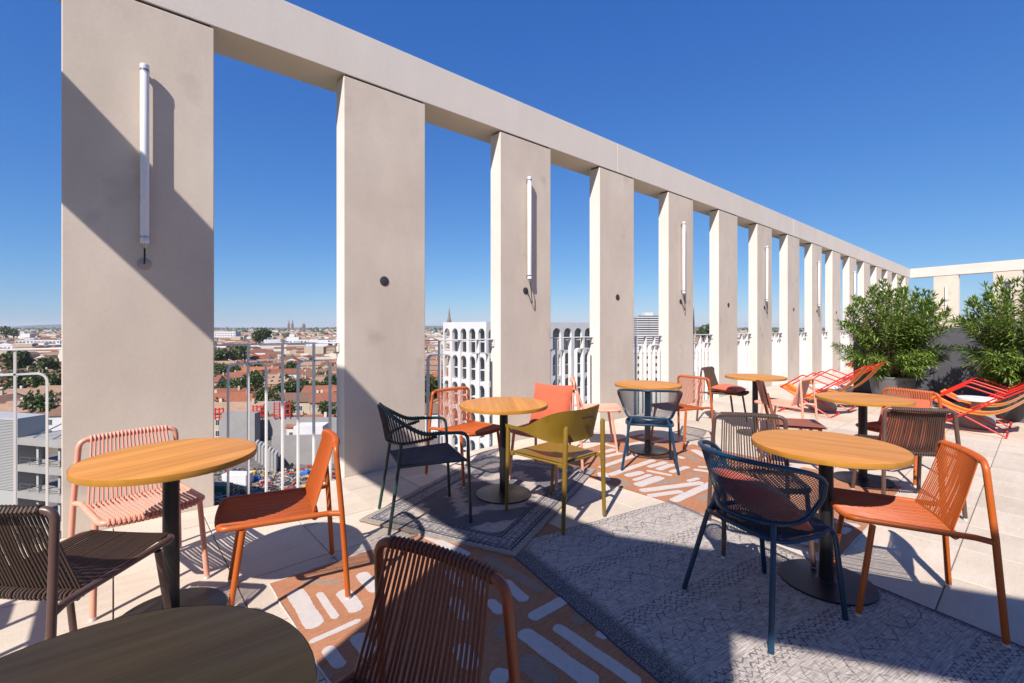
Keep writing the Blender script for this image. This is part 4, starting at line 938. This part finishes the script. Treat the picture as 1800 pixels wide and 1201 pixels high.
# tower block
x, y = cw(1136, 575); t = thing('tower_block', 'distant white high-rise with stacked balcony bands', 'building', (x,y,GZ), R(12)-YAW)
obj('core', MB().bb(-15,15,-7,7,0,44.5), mt['greywall'], t, smooth=False); obj('roof_house', MB().bb(-4,7,-4,4,44.5,49), mt['whitewall'], t, smooth=False)
for k in range(16): obj('balcony_band', cached('tower_band', lambda: MB().bb(-15.6,-1,-8.2,-7.02,0,1.35).bb(-.2,15.6,-8.2,-7.02,0,1.35).bb(-16.2,-15.02,-6.8,6.8,0,1.3), smooth=False), mt['whitewall'], t, (0,0,1.0+2.75*k))
for k in range(16): obj('window_band', cached('tower_win', lambda: MB().bb(-14.6,14.6,-7.06,-7.0,0,1.3), smooth=False), mt['window'], t, (0,0,2.4+2.75*k))
mt['spire'] = M('spire_stone', S(138,122,112), .9, var=.15, scale=.1)
def spire(label, px, d, topy, w, base):
    x, y = cw(px, d); H = CAM_H+(575-topy)/810*d-GZ; t = thing('church_spire', label, 'church', (x,y,GZ)); s = w/2
    obj('tower', MB().bb(-s,s,-s,s,0,H*base), mt['spire'], t, smooth=False); obj('spire', MB().lathe([(s*1.1,H*base),(s*.55,H*(base+(1-base)*.5)),(.15,H)], 8), mt['spire'], t, smooth=False)
    for a in (-1,1):
        for b in (-1,1): obj('pinnacle', MB().lathe([(s*.22,H*base-2),(s*.2,H*base+2),(.05,H*(base+.1))], 5, (a*s*.9,b*s*.9,0)), mt['spire'], t, smooth=False)
    return t
spire('tall slim church spire above the arcaded block', 789.5, 1500, 539, 11, .5); spire('left of the two slender cathedral spires on the horizon', 507.5, 2500, 562, 10, .6); spire('right of the two slender cathedral spires on the horizon', 514, 2500, 561, 10, .6); spire('shorter pointed church tower right of the twin spires', 534, 2450, 567, 13, .75)
x, y = cw(1219.5, 900); t = thing('church_spire', 'thin dark mast on the horizon beside the sixth pillar', 'mast', (x,y,GZ)); obj('mast', MB().lathe([(1.6,0),(1.4,40),(.6,62),(.2,70)], 8), mt['cable'], t)
# big pale sheds in the middle distance
for i, (px, d, W_, Dp, H_, rm, lab) in enumerate(((35,560,95,40,9,'whitewall','long white flat-roofed hall at far left'),(85,640,60,30,12,'whitewall','white flat-roofed hall behind the long one'),(500,520,60,20,9,'whitewall','white flat-roofed hall in the distant town'),(560,640,70,26,12,'whitewall','large pale hall under the church towers'),(455,430,36,14,7,'whitewall','narrow white shed among the roofs'),(400,900,40,20,22,'whitewall','white apartment slab near the horizon'),(1225,420,60,24,14,'whitewall','white flat block behind the sixth pillar gap'),(1130,260,50,18,17,'cream','cream block with small windows below the tower'),(1310,520,70,24,16,'whitewall','white flat block in the far gaps'))):
    x, y = cw(px, d); t = thing('flat_roofed_hall', lab, 'building', (x,y,GZ), R(rt.uniform(-8,14))-YAW); obj('wall', MB().bb(-W_/2,W_/2,-Dp/2,Dp/2,0,H_), mt[rm], t, smooth=False); obj('roof', MB().bb(-W_/2-.4,W_/2+.4,-Dp/2-.4,Dp/2+.4,H_,H_+.6), mt['whitewall'], t, smooth=False)
    for k in range(int(W_/5)):
        for fl in range(max(1,int(H_/4))): obj('window', cached('hall_win', lambda: MB().bb(-1.2,1.2,-.05,.05,-.8,.8), smooth=False), mt['window'], t, (-W_/2+2.5+5*k, -Dp/2-.02, 2.4+4*fl))
# white neighbour block with louvres and open decks at far left
x, y = cw(40, 62); t = thing('louvred_building', 'white neighbouring block with louvred end and open decks', 'building', (x,y,0), -YAW)
t.rotation_euler = (0,0,-YAW+R(-14)); zt = -12.6
mt['deckdark'] = M('deck_floor', S(70,70,74), .8, var=.2, scale=.5); mt['deckwhite'] = M('deck_edge', S(160,157,152), .7, var=.08, scale=.5); mt['corr'] = M('louvre_white', S(176,175,172), .6, var=.04)
lo = obj('louvre_block', MB().bb(-16,-1.0,0,3.2,GZ,zt+1.6), mt['corr'], t, smooth=False)
for k in range(46): obj('louvre', cached('louvre', lambda: MB().bb(-15.9,-1.1,-.16,-.01,0,.11), smooth=False), mt['corr'], lo, (0,0,zt+1.35-.21*k))
for k in range(5): 
    z = zt-1.0-3.6*k; obj('deck_slab', cached('deck_slab', lambda: MB().bb(-.98,11,0,14,-.9,0), smooth=False), mt['deckwhite'], t, (0,0,z)); obj('deck_back', cached('deck_back', lambda: MB().bb(-.9,11,6,6.3,-3.6,-.92), smooth=False), mt['deckdark'], t, (0,0,z))
    if k: 
        r_ = obj('deck_railing', cached('deck_rail', lambda: MB().bb(-.9,10.8,.1,.16,1.0,1.06).bb(-.9,10.8,.1,.16,.5,.54), smooth=False), mt['steel'], t, (0,0,z))
        for j in range(7): obj('post', cached('deck_post', lambda: MB().bb(0,.05,.1,.15,0,1.05), smooth=False), mt['steel'], r_, (-.8+1.85*j,0,0))
    for j in range(3): obj('column', cached('deck_col', lambda: MB().bb(0,.4,.6,1.0,-3.6,-.9), smooth=False), mt['greywall'], t, (1.5+4*j,0,z))
for j in range(3): obj('roof_truss', cached('truss', lambda: MB().tube([(0,.5,0),(1.6,3,1.6),(1.6,9,1.6)], .09, 6)), mt['steel'], t, (1+3.6*j,0,zt-1.0))
obj('roof_unit', MB().bb(3,7,3,7,zt-1,zt+.6), mt['greywall'], t, smooth=False)
# building site
def site_obj(name, label, cat, px, d, dims, mat, rz=0, z=0, group=None, bevel=0):
    x, y = cw(px, d); W_, Dp, H_ = dims; o = obj(name, MB().bb(-W_/2,W_/2,-Dp/2,Dp/2,0,H_), mat, None, (x,y,GZ+z), rz-YAW, smooth=False, bevel=bevel, seg=1); return tag(o, label, cat, group)
mt['sitewall'] = M('shuttered_concrete', S(150,147,144), .75, var=.1, scale=.4); mt['sitered'] = M('red_steel', S(190,44,38), .5); mt['siteblue'] = M('blue_tarp', S(40,110,190), .6); mt['siteyel'] = M('yellow_plastic', S(230,180,40), .6); mt['sitegreen'] = M('green_skip', S(40,96,76), .6)
def smat():
    tt = NT('site_ground'); v = tt.co(); a = tt.noise(v, .25, 5, .7); b = tt.noise(v, 1.6, 4, .7); c = tt.mix(tt.ramp(a, .4, .6), S(128,116,108), S(96,92,94)); c = tt.mul(c, tt.ramp(b, .3, .7, .7, 1.25)); return tt.fin(c, .95)
x, y = cw(480, 100); tag(obj('site_ground', MB().bb(-60,60,-34,30,0,.12), smat(), None, (x,y,GZ), -YAW, smooth=False), kind='structure')
site_obj('concrete_wall', 'long pale concrete wall across the building site', 'wall', 470, 127, (62,1,6.2), mt['sitewall'], R(-3)); site_obj('concrete_wall', 'taller corrugated concrete wall at the left of the site', 'wall', 424, 123, (9,2.5,8.2), mt['sitewall'], R(-3)); site_obj('concrete_wall', 'smooth grey concrete wall at the right of the site', 'wall', 536, 104, (14,.8,6.6), mt['sitewall'], R(6)); site_obj('site_shed', 'white site shed beside the concrete walls', 'shed', 548, 116, (7,5,6.5), mt['whitewall'], R(4)); site_obj('concrete_wall', 'grey block wall behind the red frames', 'wall', 470, 133, (11,1,9.5), mt['sitewall'], 0)
for i in range(7): site_obj('wall_panel', 'white upright wall panel leaning in a row on the site', 'panel', 452+5.5*i, 108-1.6*i, (.5,3.2,4.2), mt['greywall'], R(20), 0, 'row of white wall panels')
def lattice_frame(label, px, d, W_, H_):
    x, y = cw(px, d); m_ = thing('shoring_frame', label, 'frame', (x,y,GZ+6.0), -YAW, 'red shoring frames on the site')
    n = 4
    for i in range(n): obj('post', cached(('sf',H_), lambda: MB().bb(-.12,.12,-.12,.12,0,H_), smooth=False), mt['sitered'], m_, (-W_/2+W_*i/(n-1),0,0))
    for k in range(3): obj('brace', MB().tube([(-W_/2,0,H_*k/3),(W_/2,0,H_*(k+1)/3)], .09, 5), mt['sitered'], m_); obj('ledger', MB().bb(-W_/2,W_/2,-.1,.1,H_*(k+.6)/3,H_*(k+.6)/3+.2), mt['sitered'], m_, smooth=False)
lattice_frame('red shoring frame left of the site, beside the first pillar', 382, 124, 3.2, 3.2); lattice_frame('wide red shoring frame on the long site wall', 455, 126, 3.2, 3.6); lattice_frame('branching red shoring frame in the middle of the site', 496, 126, 4.4, 4.4)
rs_ = random.Random(77); m = MB(); cols = ['sitewall','greywall','deckdark','deckdark','sitered','greywall','stone','bark','bark','sitewall','deckdark','siteyel','stone','sitegreen','greywall','deckdark','bark','deckdark','stone','greywall','deckdark','bark']; piles = {c: MB() for c in set(cols)}
for i in range(1300):
    px = rs_.uniform(372, 600); d = rs_.uniform(78, 100); x, y = cw(px, d); c = rs_.choice(cols); L_ = rs_.uniform(.2,1.2) if c not in ('sitered','steel') else rs_.uniform(.6,2.4)
    piles[c].box((x, y, GZ+rs_.uniform(.15,.5)), (L_, rs_.uniform(.08,.35), rs_.uniform(.08,.4)), rs_.uniform(0,3.14))
for c, p in piles.items(): tag(obj('site_clutter', p, mt[c], smooth=False), 'scattered building materials on the site floor', 'clutter', kind='stuff')
for lab, px, d, dm, mm in (('blue tarpaulin bundle on the building site', 449, 92, (1.8,1.2,1.0), 'siteblue'), ('yellow plastic bundle on the building site', 443, 96, (1.6,.9,.9), 'siteyel'), ('second blue bundle near the orange chair back', 537, 96, (1.5,1.1,.9), 'siteblue'), ('white site container behind the rails', 418, 90, (5,2.4,2.4), 'whitewall'), ('green skip at the left of the site', 386, 86, (4,2.2,1.6), 'sitegreen')):
    site_obj('site_bundle' if 'bundle' in lab else 'site_container', lab, 'bundle' if 'bundle' in lab else 'container', px, d, dm, mt[mm], R(rs_.uniform(-20,30)), .12, bevel=.12)
for i in range(5):
    p = cw(452+i*22, 90+3*i); q = cw(476+i*22, 93+2*i); tag(obj('red_pipe', MB().tube([(p[0],p[1],GZ+.35),(q[0],q[1],GZ+.35)], .16, 6), mt['sitered']), 'red pipe lying across the site floor', 'pipe', 'red pipes on the site')

# ------------------------------------------------------------ thin summer haze over the town
hm = bpy.data.materials.new('haze'); hm.use_nodes = True; nt = hm.node_tree; nt.nodes.remove(nt.nodes['Principled BSDF'])
pv = nt.nodes.new('ShaderNodeVolumePrincipled'); pv.inputs['Color'].default_value = (.90,.94,1,1); pv.inputs['Density'].default_value = 5e-5; pv.inputs['Anisotropy'].default_value = 0.1
nt.links.new(pv.outputs[0], nt.nodes['Material Output'].inputs['Volume'])
tag(obj('haze', MB().bb(-14500,14500,-14500,14500,GZ-3.2,84), hm, smooth=False), 'thin pale haze over the distant town', 'haze', kind='stuff')
